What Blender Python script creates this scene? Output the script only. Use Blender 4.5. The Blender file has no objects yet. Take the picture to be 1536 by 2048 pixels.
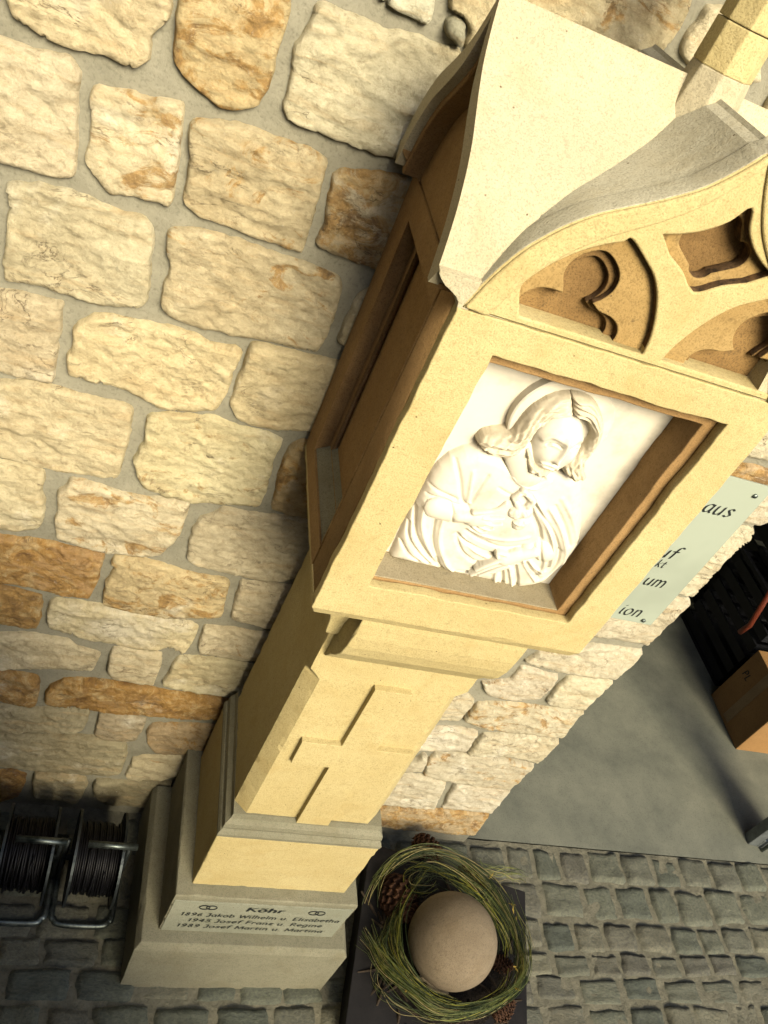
import bpy, bmesh, math, random
import numpy as np
from mathutils import Vector, Matrix, noise
from mathutils.geometry import delaunay_2d_cdt
random.seed(7)
SC = bpy.context.scene
COL = SC.collection
C_LOC=[-0.28421, -1.22707, 2.38414]
R_CAM=[[0.927982, -0.095465, 0.360188], [0.201537, -0.684453, -0.700647], [0.313419, 0.72278, -0.61592]]
F_PX=1666.17

# ------------------------------------------------------------------ camera
cd = bpy.data.cameras.new('camera'); cam = bpy.data.objects.new('camera', cd); COL.objects.link(cam)
R = Matrix(R_CAM)                       # world -> (right, down, forward)
M = Matrix(((R[0][0], -R[1][0], -R[2][0]), (R[0][1], -R[1][1], -R[2][1]), (R[0][2], -R[1][2], -R[2][2])))
cam.matrix_world = Matrix.Translation(Vector(C_LOC)) @ M.to_4x4()
cd.sensor_fit = 'VERTICAL'; cd.sensor_height = 24.0; cd.lens = 24.0 * F_PX / 2048.0
cd.clip_start = 0.05; cd.clip_end = 200
SC.camera = cam
# ------------------------------------------------------------------ light
SUN_EL, SUN_AZ = 33.0, 11.0            # azimuth measured from -Y towards +X
w = bpy.data.worlds.new('World'); SC.world = w; w.use_nodes = True
wn = w.node_tree; sky = wn.nodes.new('ShaderNodeTexSky'); sky.sky_type = 'NISHITA'; sky.sun_disc = False
sky.sun_elevation = math.radians(SUN_EL); sky.sun_rotation = math.radians(180 - SUN_AZ); sky.air_density = 1.0; sky.dust_density = 3.0
bg = wn.nodes['Background']; bg.inputs['Strength'].default_value = 0.05
wn.links.new(sky.outputs[0], bg.inputs['Color'])
sd = bpy.data.lights.new('sun', 'SUN'); sun = bpy.data.objects.new('sun', sd); COL.objects.link(sun)
sd.energy = 1.5; sd.angle = math.radians(26); sd.color = (1.0, 0.885, 0.64)
el, az = math.radians(SUN_EL), math.radians(SUN_AZ)
sv = Vector((math.sin(az) * math.cos(el), -math.cos(az) * math.cos(el), math.sin(el)))
sun.rotation_euler = sv.to_track_quat('Z', 'Y').to_euler()
sun.location = sv * 5
SC.view_settings.view_transform = 'Standard'; SC.view_settings.look = 'None'
SC.view_settings.gamma = 1.0; SC.view_settings.use_curve_mapping = False
SC.view_settings.exposure = 2.57
# ------------------------------------------------------------------ helpers
def link(o, parent=None):
    COL.objects.link(o)
    if parent is not None: o.parent = parent
    return o
def obj(name, me, mat=None, parent=None, bevel=0, seg=2, smooth=False):
    if isinstance(me, bmesh.types.BMesh):
        bm = me; bmesh.ops.recalc_face_normals(bm, faces=bm.faces); me = bpy.data.meshes.new(name); bm.to_mesh(me); bm.free()
    if mat is not None and not me.materials: me.materials.append(mat)
    o = bpy.data.objects.new(name, me)
    if smooth:
        for p in me.polygons: p.use_smooth = True
    if bevel:
        b = o.modifiers.new('bevel', 'BEVEL'); b.width = bevel; b.segments = seg; b.limit_method = 'ANGLE'; b.angle_limit = math.radians(35)
    return link(o, parent)
def tag(o, label, cat, group=None):
    o['label'] = label; o['category'] = cat
    if group: o['group'] = group
    return o
def empty(name, loc=(0, 0, 0), rz=0):
    o = bpy.data.objects.new(name, None); o.location = loc; o.rotation_euler = (0, 0, rz); o.empty_display_size = .1
    return link(o)
def structure(o): o['kind'] = 'structure'; return o
def stuff(o): o['kind'] = 'stuff'; return o
def box(x0, x1, y0, y1, z0, z1, bm=None):
    bm = bm or bmesh.new()
    v = [bm.verts.new(p) for p in ((x0,y0,z0),(x1,y0,z0),(x1,y1,z0),(x0,y1,z0),(x0,y0,z1),(x1,y0,z1),(x1,y1,z1),(x0,y1,z1))]
    for f in ((0,3,2,1),(4,5,6,7),(0,1,5,4),(1,2,6,5),(2,3,7,6),(3,0,4,7)): bm.faces.new([v[i] for i in f])
    return bm
def loft(rings, bm=None, cap=True):
    """rings: lists of equally many 3-D points; consecutive rings joined by quads"""
    bm = bm or bmesh.new(); vs = [[bm.verts.new(p) for p in r] for r in rings]; n = len(rings[0])
    for a, b in zip(vs, vs[1:]):
        for i in range(n): bm.faces.new((a[i], a[(i+1) % n], b[(i+1) % n], b[i]))
    if cap: bm.faces.new(vs[0][::-1]); bm.faces.new(vs[-1])
    return bm
def rect(x0, x1, y0, y1, z): return [(x0,y0,z),(x1,y0,z),(x1,y1,z),(x0,y1,z)]
def catmull(P, n=8, closed=False):
    P = [Vector(p) for p in P]; out = []; N = len(P); m = N if closed else N-1
    for i in range(m):
        if closed: a, b, c, d = P[(i-1) % N], P[i], P[(i+1) % N], P[(i+2) % N]
        else: a, b, c, d = P[max(i-1,0)], P[i], P[i+1], P[min(i+2,N-1)]
        for k in range(n):
            t = k/n
            out.append(.5*((2*b)+(c-a)*t+(2*a-5*b+4*c-d)*t*t+(3*b-a-3*c+d)*t**3))
    if not closed: out.append(P[-1].copy())
    return out
def tube(path, r, bm=None, sides=8, cap=True):
    bm = bm or bmesh.new(); path = [Vector(p) for p in path]; rings = []; up = None
    for i, p in enumerate(path):
        t = (path[min(i+1,len(path)-1)]-path[max(i-1,0)]).normalized()
        if up is None: up = t.orthogonal().normalized()
        up = (up - t*up.dot(t)).normalized(); s = t.cross(up)
        rr = r[i] if isinstance(r, (list, tuple)) else r
        rings.append([p+(up*math.cos(2*math.pi*k/sides)+s*math.sin(2*math.pi*k/sides))*rr for k in range(sides)])
    return loft(rings, bm, cap)
def plate(outer, holes, d0, d1, axis='y', bevel=0.0, res=3):
    """flat plate with holes: outlines in the plane, thickness from d0 to d1 along the axis"""
    cu = bpy.data.curves.new('c', 'CURVE'); cu.dimensions = '2D'; cu.fill_mode = 'BOTH'
    cu.extrude = abs(d1-d0)/2 - bevel; cu.bevel_depth = bevel; cu.bevel_resolution = res if bevel else 0; cu.offset = -bevel
    for pts in [outer]+holes:
        sp = cu.splines.new('POLY'); sp.points.add(len(pts)-1); sp.use_cyclic_u = True
        for q, p in zip(sp.points, pts): q.co = (p[0], p[1], 0, 1)
    o = bpy.data.objects.new('c', cu); COL.objects.link(o)
    dg = bpy.context.evaluated_depsgraph_get(); me = bpy.data.meshes.new_from_object(o.evaluated_get(dg))
    bpy.data.objects.remove(o); bpy.data.curves.remove(cu)
    c = (d0+d1)/2
    for v in me.vertices:
        a, b, h = v.co
        v.co = (a, c+h, b) if axis == 'y' else (c+h, a, b)
    bm = bmesh.new(); bm.from_mesh(me); bpy.data.meshes.remove(me)
    bmesh.ops.remove_doubles(bm, verts=bm.verts, dist=1e-5)
    return bm
def fbm(p, o=4, s=1.0):
    return noise.fractal(Vector(p)*s, 0.9, 2.0, o)
def pip(x, y, poly):
    c = False; j = len(poly)-1
    for i in range(len(poly)):
        xi, yi = poly[i]; xj, yj = poly[j]
        if (yi > y) != (yj > y) and x < (xj-xi)*(y-yi)/(yj-yi)+xi: c = not c
        j = i
    return c
# ------------------------------------------------------------------ materials
def newmat(name):
    m = bpy.data.materials.new(name); m.use_nodes = True; nt = m.node_tree
    return m, nt, nt.nodes['Principled BSDF']
def N(nt, t, **k):
    n = nt.nodes.new(t)
    for a, b in k.items():
        if a in ('operation', 'blend_type', 'data_type', 'noise_dimensions', 'feature', 'distance'): setattr(n, a, b)
        else: n.inputs[a.replace('_', ' ')].default_value = b
    return n
def ramp(nt, src, stops):
    r = nt.nodes.new('ShaderNodeValToRGB'); e = r.color_ramp.elements
    while len(e) > 2: e.remove(e[-1])
    for i, (p, c) in enumerate(stops):
        q = e[i] if i < 2 else e.new(p)
        q.position = p; q.color = (*c, 1) if len(c) == 3 else c
    nt.links.new(src, r.inputs[0]); return r.outputs[0]
def mix(nt, f, a, b, mode='MIX'):
    m = nt.nodes.new('ShaderNodeMix'); m.data_type = 'RGBA'; m.blend_type = mode
    for s, v in ((0, f), (6, a), (7, b)):
        if isinstance(v, (int, float)): m.inputs[s].default_value = v
        elif isinstance(v, tuple): m.inputs[s].default_value = (*v, 1)
        else: nt.links.new(v, m.inputs[s])
    return m.outputs[2]
def coords(nt, scale=(1, 1, 1), rnd=True):
    tc = nt.nodes.new('ShaderNodeTexCoord'); mp = nt.nodes.new('ShaderNodeMapping'); mp.inputs['Scale'].default_value = scale
    nt.links.new(tc.outputs['Object'], mp.inputs[0])
    if rnd:
        oi = nt.nodes.new('ShaderNodeObjectInfo'); mu = nt.nodes.new('ShaderNodeMath'); mu.operation = 'MULTIPLY'; mu.inputs[1].default_value = 37.0
        nt.links.new(oi.outputs['Random'], mu.inputs[0]); nt.links.new(mu.outputs[0], mp.inputs['Location'])
    return mp.outputs[0]
def noi(nt, vec, scale, detail=6, rough=.6, dist=0):
    n = nt.nodes.new('ShaderNodeTexNoise'); n.inputs['Scale'].default_value = scale; n.inputs['Detail'].default_value = detail
    n.inputs['Roughness'].default_value = rough; n.inputs['Distortion'].default_value = dist; nt.links.new(vec, n.inputs['Vector']); return n.outputs['Fac']
def bump(nt, b, hs, rough=.85):
    prev = None
    for h, st, d in hs:
        bp = nt.nodes.new('ShaderNodeBump'); bp.inputs['Strength'].default_value = st; bp.inputs['Distance'].default_value = d
        nt.links.new(h, bp.inputs['Height'])
        if prev is not None: nt.links.new(prev, bp.inputs['Normal'])
        prev = bp.outputs[0]
    nt.links.new(prev, b.inputs['Normal']); b.inputs['Roughness'].default_value = rough
    b.inputs['Specular IOR Level'].default_value = .2
def fin(nt, c, k=.6): return mix(nt, 1.0, c, (k, k, k), 'MULTIPLY')
def sandstone(name, c0, c1, spot=(.30, .2, .09), spots=.5, grain=.25):
    m, nt, b = newmat(name); v = coords(nt, rnd=False)
    big = noi(nt, v, 5, 5, .6); mid = noi(nt, v, 38, 6, .7); fine = noi(nt, v, 420, 3, .6)
    layer = noi(nt, coords(nt, (2, 2, 30), False), 3, 4, .6, .4)
    c = ramp(nt, big, [(.32, c0), (.68, c1)])
    c = mix(nt, .10, c, ramp(nt, layer, [(.35, tuple(x*.82 for x in c0)), (.65, tuple(min(1, x*1.08) for x in c1))]))
    c = mix(nt, ramp(nt, mid, [(.60, (0, 0, 0)), (.74, (spots,)*3)]), c, spot)
    c = mix(nt, ramp(nt, fine, [(.34, (.55,)*3), (.50, (0,)*3)]), c, tuple(x*.5 for x in c0))
    pock = N(nt, 'ShaderNodeTexVoronoi', Scale=62.0); nt.links.new(v, pock.inputs['Vector'])
    pk = ramp(nt, pock.outputs['Distance'], [(.05, (1, 1, 1)), (.10, (0, 0, 0))])
    gate = ramp(nt, noi(nt, v, 21, 3, .5), [(.56, (0,)*3), (.60, (1,)*3)])
    pg = mix(nt, 1.0, pk, gate, 'MULTIPLY'); c = mix(nt, pg, c, (.12, .075, .035))
    bl = noi(nt, v, 13, 6, .68, .5); c = mix(nt, ramp(nt, bl, [(.50, (0,)*3), (.68, (.35,)*3)]), c, tuple(x*k for x, k in zip(c0, (.82, .74, .60))))
    c = mix(nt, ramp(nt, noi(nt, v, 110, 6, .75), [(.53, (0,)*3), (.68, (.55,)*3)]), c, tuple(x*.66 for x in c0))
    nt.links.new(fin(nt, c), b.inputs['Base Color'])
    inv = nt.nodes.new('ShaderNodeInvert'); nt.links.new(pg, inv.inputs['Color'])
    bump(nt, b, [(big, .25, .01), (mid, grain*1.5, .004), (bl, .35, .006), (fine, grain*1.8, .0014), (inv.outputs[0], .5, .002)])
    return m
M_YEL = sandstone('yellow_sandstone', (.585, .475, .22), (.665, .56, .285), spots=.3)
M_CREAM = sandstone('cream_sandstone', (.54, .48, .325), (.60, .545, .385), spots=.12)
M_GREY = sandstone('grey_sandstone', (.235, .225, .155), (.32, .305, .215), spot=(.16, .15, .10), spots=.55)
M_NOTE = sandstone('pale_smoothed_stone', (.29, .305, .23), (.35, .355, .27), spots=.1)
M_SILL = sandstone('shaded_sill_stone', (.36, .31, .20), (.44, .38, .25), spots=.2)  # duller copy: the weaker light on the sill top is in its colour
M_TRAC = sandstone('stained_shaded_tracery', (.36, .235, .085), (.50, .35, .145), spot=(.03, .022, .015), spots=.95)  # stains plus recess shade, both put into the tracery colour
M_PALEGREY = sandstone('pale_grey_stone', (.60, .57, .43), (.68, .65, .51), spots=.15)  # paler and greyer than the cream roof stone
M_SOOTSHADE = sandstone('sooty_shaded_sandstone', (.15, .085, .03), (.36, .225, .085), spot=(.04, .028, .018), spots=.95)  # soot and the shade of the deep recesses, mixed in one colour
M_YELSHADE = sandstone('shaded_yellow_sandstone', (.33, .20, .08), (.43, .27, .115), spots=.3)  # yellow stone with the shade of side faces and reveals in its colour
def wallstone():
    m, nt, b = newmat('rough_wall_stone'); v = coords(nt); vl = coords(nt, (1.2, 1.2, 7))
    oi = nt.nodes.new('ShaderNodeObjectInfo')
    big = noi(nt, v, 9, 6, .65, .6); mid = noi(nt, v, 45, 8, .72); fine = noi(nt, v, 260, 4, .7); lay = noi(nt, vl, 5.5, 7, .62, 1.2)
    c = mix(nt, 1.0, oi.outputs['Color'], ramp(nt, big, [(.3, (.88, .84, .78)), (.7, (1.1, 1.1, 1.1))]), 'MULTIPLY')
    c = mix(nt, ramp(nt, lay, [(.52, (0,)*3), (.68, (.42,)*3)]), c, (.66, .47, .24))
    c = mix(nt, ramp(nt, noi(nt, v, 6, 5, .6, .3), [(.58, (0,)*3), (.70, (.6,)*3)]), c, (.95, .90, .74))
    # iron stains: the object's alpha says how rusty this stone is
    rn = noi(nt, coords(nt, (1, 1, 1.6)), 10, 9, .72, 1.5)
    mu = N(nt, 'ShaderNodeMath', operation='ADD'); nt.links.new(rn, mu.inputs[0]); nt.links.new(oi.outputs['Alpha'], mu.inputs[1])
    rc_ = ramp(nt, noi(nt, v, 22, 7, .7, .8), [(.35, (.20, .105, .04)), (.5, (.50, .29, .085)), (.62, (.68, .52, .27))])
    c = mix(nt, ramp(nt, mu.outputs[0], [(.93, (0,)*3), (1.12, (.8,)*3)]), c, rc_)
    c = mix(nt, ramp(nt, mu.outputs[0], [(1.17, (0,)*3), (1.25, (.85,)*3)]), c, (.075, .036, .02))
    c = mix(nt, ramp(nt, mid, [(.30, (.55,)*3), (.42, (0,)*3)]), c, (.27, .19, .10))
    cr = noi(nt, coords(nt, (1, 1, 2.2)), 7, 6, .62, 1.0)
    c = mix(nt, 1.0, c, ramp(nt, noi(nt, coords(nt, (1, 1, 1.5)), 48, 10, .82, .4), [(.34, (.72, .69, .63)), (.48, (1.0, 1.0, .98)), (.64, (1.2, 1.2, 1.2))]), 'MULTIPLY')
    crk = ramp(nt, cr, [(.492, (0,)*3), (.50, (1,)*3), (.508, (0,)*3)]); gate = ramp(nt, noi(nt, v, 12, 3, .5), [(.50, (0,)*3), (.62, (.75,)*3)])
    cg = mix(nt, 1.0, crk, gate, 'MULTIPLY'); c = mix(nt, cg, c, (.16, .105, .06))
    c = mix(nt, ramp(nt, noi(nt, v, 90, 6, .75), [(.60, (0,)*3), (.72, (.55,)*3)]), c, (.80, .74, .60))
    inv = nt.nodes.new('ShaderNodeInvert'); nt.links.new(cg, inv.inputs['Color'])
    nt.links.new(fin(nt, c), b.inputs['Base Color'])
    pit = noi(nt, v, 170, 8, .8)
    bump(nt, b, [(big, .4, .010), (mid, .8, .006), (lay, .5, .006), (pit, .9, .0045), (inv.outputs[0], .8, .003), (fine, .6, .0022)], .95)
    return m
M_WALL = wallstone()
def simple(name, c0, c1, s=12, bs=.4, bd=.003, rough=.9, metal=0, rnd=True, fine=180):
    m, nt, b = newmat(name); v = coords(nt, rnd=rnd); a = noi(nt, v, s, 7, .65); f = noi(nt, v, fine, 4, .6)
    c = ramp(nt, a, [(.3, c0), (.7, c1)]); c = mix(nt, ramp(nt, f, [(.3, (.4,)*3), (.48, (0,)*3)]), c, tuple(x*.45 for x in c0))
    if not metal: c = fin(nt, c)
    nt.links.new(c, b.inputs['Base Color']); bump(nt, b, [(a, bs, bd*2), (f, bs, bd*.4)], rough); b.inputs['Metallic'].default_value = metal
    return m
M_CRUSTSHADE = simple('black_crust_shade', (.012, .010, .009), (.22, .13, .06), 75, .5, .002, .9, rnd=False)  # near-black for crust and painted shade in the tracery
M_MORTAR = simple('lime_mortar', (.26, .25, .19), (.36, .345, .265), 14, .7, .004, rnd=False)
M_JOINT = simple('sand_joint', (.14, .136, .10), (.27, .255, .185), 30, .9, .005, rnd=False)
M_CONC = simple('concrete', (.15, .16, .13), (.25, .255, .20), 6, .35, .002, .8, rnd=False, fine=210)
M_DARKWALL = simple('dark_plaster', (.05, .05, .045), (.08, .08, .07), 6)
M_FACADE = simple('grey_render', (.20, .20, .19), (.26, .26, .24), 4)
M_SLAB = simple('dark_planter', (.010, .0095, .0105), (.022, .02, .02), 12, .3, .002, .7)
M_SOIL = simple('soil', (.012, .010, .008), (.04, .03, .022), 40, .9, .01)
M_BALL = sandstone('ball_stone', (.20, .155, .10), (.31, .25, .17), spot=(.10, .075, .05), spots=.6, grain=.35)
M_CONE = simple('pine_cone', (.045, .02, .01), (.13, .06, .028), 30, .5, .002, .8)
M_BARK = simple('bark', (.025, .018, .012), (.08, .058, .038), 30, .8, .004)
M_PALEBARK = simple('pale_wood', (.28, .23, .15), (.40, .33, .22), 30, .6, .003)
M_STEEL = simple('galvanised_steel', (.03, .04, .04), (.20, .23, .215), 26, .2, .0006, .42, .9)
M_FLANGE = simple('dull_steel', (.02, .026, .028), (.07, .08, .082), 20, .2, .0006, .5, .8)
M_CABLE = simple('black_rubber', (.004, .004, .005), (.010, .010, .012), 50, .3, .001, .45)
M_PLASTIC = simple('black_plastic', (.008, .009, .011), (.015, .016, .02), 20, .2, .001, .5)
M_NAVY = simple('dark_cloth', (.010, .014, .022), (.02, .026, .036), 20, .6, .003)
M_CARD = simple('cardboard', (.30, .165, .06), (.38, .22, .085), 7, .2, .001, .85)
M_CARDTAPE = simple('parcel_tape', (.30, .2, .1), (.36, .25, .13), 9, .1, .0005, .35)
M_RED = simple('red_paint', (.16, .03, .014), (.24, .05, .02), 15, .2, .001, .5)
M_IRON = simple('iron_grey', (.10, .115, .12), (.19, .21, .21), 18, .25, .001, .55, .6)
M_INK = simple('black_ink', (.012, .016, .016), (.022, .026, .026), 30, .1, .0003, .6)
M_PLAQUE = simple('pale_green_glass', (.40, .455, .37), (.42, .475, .39), 3, .03, .0005, .25, fine=2)
M_WHITE = simple('white_plaster_relief', (.80, .75, .62), (.84, .79, .67), 22, .06, .0004, .6, rnd=False, fine=20)
M_WHITEHAIR = simple('aged_plaster', (.66, .58, .42), (.78, .71, .56), 40, .15, .0008, .7, rnd=False, fine=30)
def cobblemat():
    m, nt, b = newmat('grey_cobble'); v = coords(nt); oi = nt.nodes.new('ShaderNodeObjectInfo')
    a = noi(nt, v, 14, 8, .7, .5); f = noi(nt, v, 120, 5, .7)
    c = ramp(nt, oi.outputs['Random'], [(.0, (.125, .138, .118)), (.45, (.19, .197, .155)), (.8, (.17, .163, .138)), (1, (.25, .24, .18))])
    c = mix(nt, 1.0, c, ramp(nt, a, [(.3, (.55, .6, .62)), (.7, (1.4, 1.38, 1.25))]), 'MULTIPLY')
    c = mix(nt, ramp(nt, f, [(.66, (0,)*3), (.76, (.6,)*3)]), c, (.30, .30, .24)); c = fin(nt, c)
    nt.links.new(c, b.inputs['Base Color']); bump(nt, b, [(a, .7, .01), (f, .6, .003)], .75); return m
M_COB = cobblemat()
def grassmat():
    m, nt, b = newmat('dry_grass_blades'); v = coords(nt, rnd=False); a = noi(nt, v, 9, 4, .6); f = noi(nt, v, 160, 3, .6)
    c = ramp(nt, a, [(.32, (.06, .09, .018)), (.55, (.15, .18, .03)), (.72, (.32, .28, .05))])
    c = mix(nt, ramp(nt, f, [(.35, (.5,)*3), (.55, (0,)*3)]), c, (.03, .045, .014)); c = fin(nt, c)
    nt.links.new(c, b.inputs['Base Color']); b.inputs['Roughness'].default_value = .5; return m
M_GRASS = grassmat()
M_GR1 = simple('yellow_blade', (.20, .22, .03), (.42, .38, .06), 20, .1, .001, .45, fine=90)
M_GR2 = simple('dark_blade', (.018, .032, .012), (.045, .065, .02), 20, .1, .001, .5)
M_GR3 = simple('straw_blade', (.32, .27, .11), (.45, .38, .18), 20, .1, .001, .5)

# ================================================================== SETTING
# ground: one sheet under everything, out to the horizon
g = bmesh.new(); v = [g.verts.new(p) for p in ((-60,-60,-.03),(60,-60,-.03),(60,60,-.03),(-60,60,-.03))]; g.faces.new(v)
structure(obj('ground', g, M_JOINT))
# cobbled pavement: joint bed plus single cobbles
pave = structure(empty('cobbled_pavement'))
g = bmesh.new(); bmesh.ops.create_grid(g, x_segments=160, y_segments=70, size=1)
for q in g.verts:
    q.co = (q.co.x*2.3+.8, q.co.y*.9-.885, 0)
    q.co.z = -.0035+.003*fbm(q.co, 4, 14)
obj('joint_bed', g, M_JOINT, pave, smooth=True)
protos = []
for k in range(7):
    bm = bmesh.new(); n = 9
    grid = [[None]*(n+1) for _ in range(n+1)]
    for i in range(n+1):
        for j in range(n+1):
            a, b = i/n*2-1, j/n*2-1
            r = max(abs(a), abs(b)); e = (abs(a)**5+abs(b)**5)**.2
            x = a*.5*(1-.05*abs(b)**3); y = b*.5*(1-.05*abs(a)**3)
            x += .055*noise.noise((x*2.4, y*2.4, k*7.1)); y += .055*noise.noise((x*2.4, y*2.4, k*7.1+40))
            h = .0045*(1-min(1, r)**8)+.007*fbm((x*1.0, y*1.0, k*3.3), 4, 2.6)
            if r > .99: h -= .016
            grid[i][j] = bm.verts.new((x, y, h))
    for i in range(n):
        for j in range(n): bm.faces.new((grid[i][j], grid[i+1][j], grid[i+1][j+1], grid[i][j+1]))
    me = bpy.data.meshes.new('cobble'); bm.to_mesh(me); bm.free(); me.materials.append(M_COB)
    for p in me.polygons: p.use_smooth = True
    protos.append(me)
cobs = []
rows = [(.0, -.118), (-.118, -.243), (-.243, -.336), (-.336, -.408), (-.408, -.486)]
y = -.486
while y > -1.7:
    h = random.uniform(.085, .13); rows.append((y, y-h)); y -= h
for (ya, yb) in rows:
    x = -1.35+random.uniform(0, .1)
    while x < 2.95:
        wd = random.uniform(.10, .165)
        cobs.append((x+wd/2, (ya+yb)/2, wd, ya-yb)); x += wd
cobs.sort(key=lambda c: (c[0]-.9)**2*.55+(c[1]+.2)**2*2)
rest = bmesh.new()
for i, (cx, cy, wd, hh) in enumerate(cobs):
    skew = .014*(cx-1.0)
    o = bpy.data.objects.new('cobble', random.choice(protos))
    o.location = (cx, cy+skew+random.uniform(-.007, .007), random.uniform(-.007, .004)); fl = random.choice((0, math.pi))
    o.rotation_euler = (random.uniform(-.03, .03), random.uniform(-.03, .03), fl+random.uniform(-.05, .05)); o.scale = (wd*1.02, hh*1.01, 1)
    if i < 299: link(o, pave)
    else:
        o.scale.z = 1; mw = Matrix.LocRotScale(o.location, o.rotation_euler, o.scale)
        t = bmesh.new(); t.from_mesh(o.data); t.transform(mw); me = bpy.data.meshes.new('t'); t.to_mesh(me); t.free(); rest.from_mesh(me); bpy.data.meshes.remove(me)
        bpy.data.objects.remove(o)
stuff(obj('cobbles_beyond', rest, M_COB, pave, smooth=True))
# concrete floor of the passage
g = bmesh.new(); bmesh.ops.create_grid(g, x_segments=60, y_segments=60, size=1)
for q in g.verts:
    q.co = (q.co.x*1.72+2.78, q.co.y*1.6+1.615, 0); q.co.z = .003+.002*fbm(q.co, 3, 5)
structure(obj('concrete_floor', g, M_CONC, smooth=True))
# passage room behind the opening
room = empty('passage_room', (2.8, 1.6, 0)); tag(room, 'dark passage room behind the open doorway with plastered walls and ceiling', 'room')
def rp(name, bm, mat): o = obj(name, bm, mat, room); o.location = (-2.8, -1.6, 0); return o
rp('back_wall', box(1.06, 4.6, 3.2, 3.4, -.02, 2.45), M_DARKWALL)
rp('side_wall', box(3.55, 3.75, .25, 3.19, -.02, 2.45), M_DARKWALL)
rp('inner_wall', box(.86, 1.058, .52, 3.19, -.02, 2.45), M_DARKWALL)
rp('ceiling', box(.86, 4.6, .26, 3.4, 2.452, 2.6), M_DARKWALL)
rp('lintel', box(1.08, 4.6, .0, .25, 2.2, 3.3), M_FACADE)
rp('front_pier', box(3.4, 4.6, .0, .248, -.02, 2.198), M_FACADE)
# unseen houses and landing, added outside the view to shape the light
opp = empty('added_house_opposite', (0, -9.0, 0)); tag(opp, 'unseen plain grey house added behind the camera to shape the light', 'building')
o = obj('wall', box(-5, 5, -.3, 0, 0, 5.0), M_FACADE, opp); o = obj('roof', loft([rect(-5.2, 5.2, -.8, .2, 5.01), rect(-5.2, 5.2, -1.8, -.8, 5.7)]), M_FACADE, opp)
for k in range(3):
    wn_ = obj('window', box(-3.4+k*2.8, -2.4+k*2.8, .004, .03, 1.2, 2.5), M_DARKWALL, opp); obj('sill', box(-3.45+k*2.8, -2.35+k*2.8, .004, .08, 1.15, 1.195), M_GREY, wn_)
sideh = empty('added_corner_house', (-2.15, -2.2, 0)); tag(sideh, 'unseen dark house wall added on the left to block sky light', 'building')
obj('wall', box(-.35, .35, -2.2, 2.15, 0, 6.4), M_DARKWALL, sideh); obj('roof', loft([rect(-.6, .6, -2.4, 2.16, 6.402), rect(-.1, .1, -2.4, 2.16, 6.9)]), M_FACADE, sideh)
land = empty('added_landing', (-.8, -1.9, 0)); tag(land, 'unseen stone landing and parapet added under the camera to shade the wall foot', 'landing')
for nm_, b_ in (('platform', box(-1.7, .3, -3.0, -1.26, -.02, .85)), ('parapet', box(-1.7, .03, -1.255, -1.08, -.02, 1.76))):  # added blocks that keep sun off the lower left wall
    o = obj(nm_, b_, M_GREY, land, bevel=.01); o.location = (.8, 1.9, 0)

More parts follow.
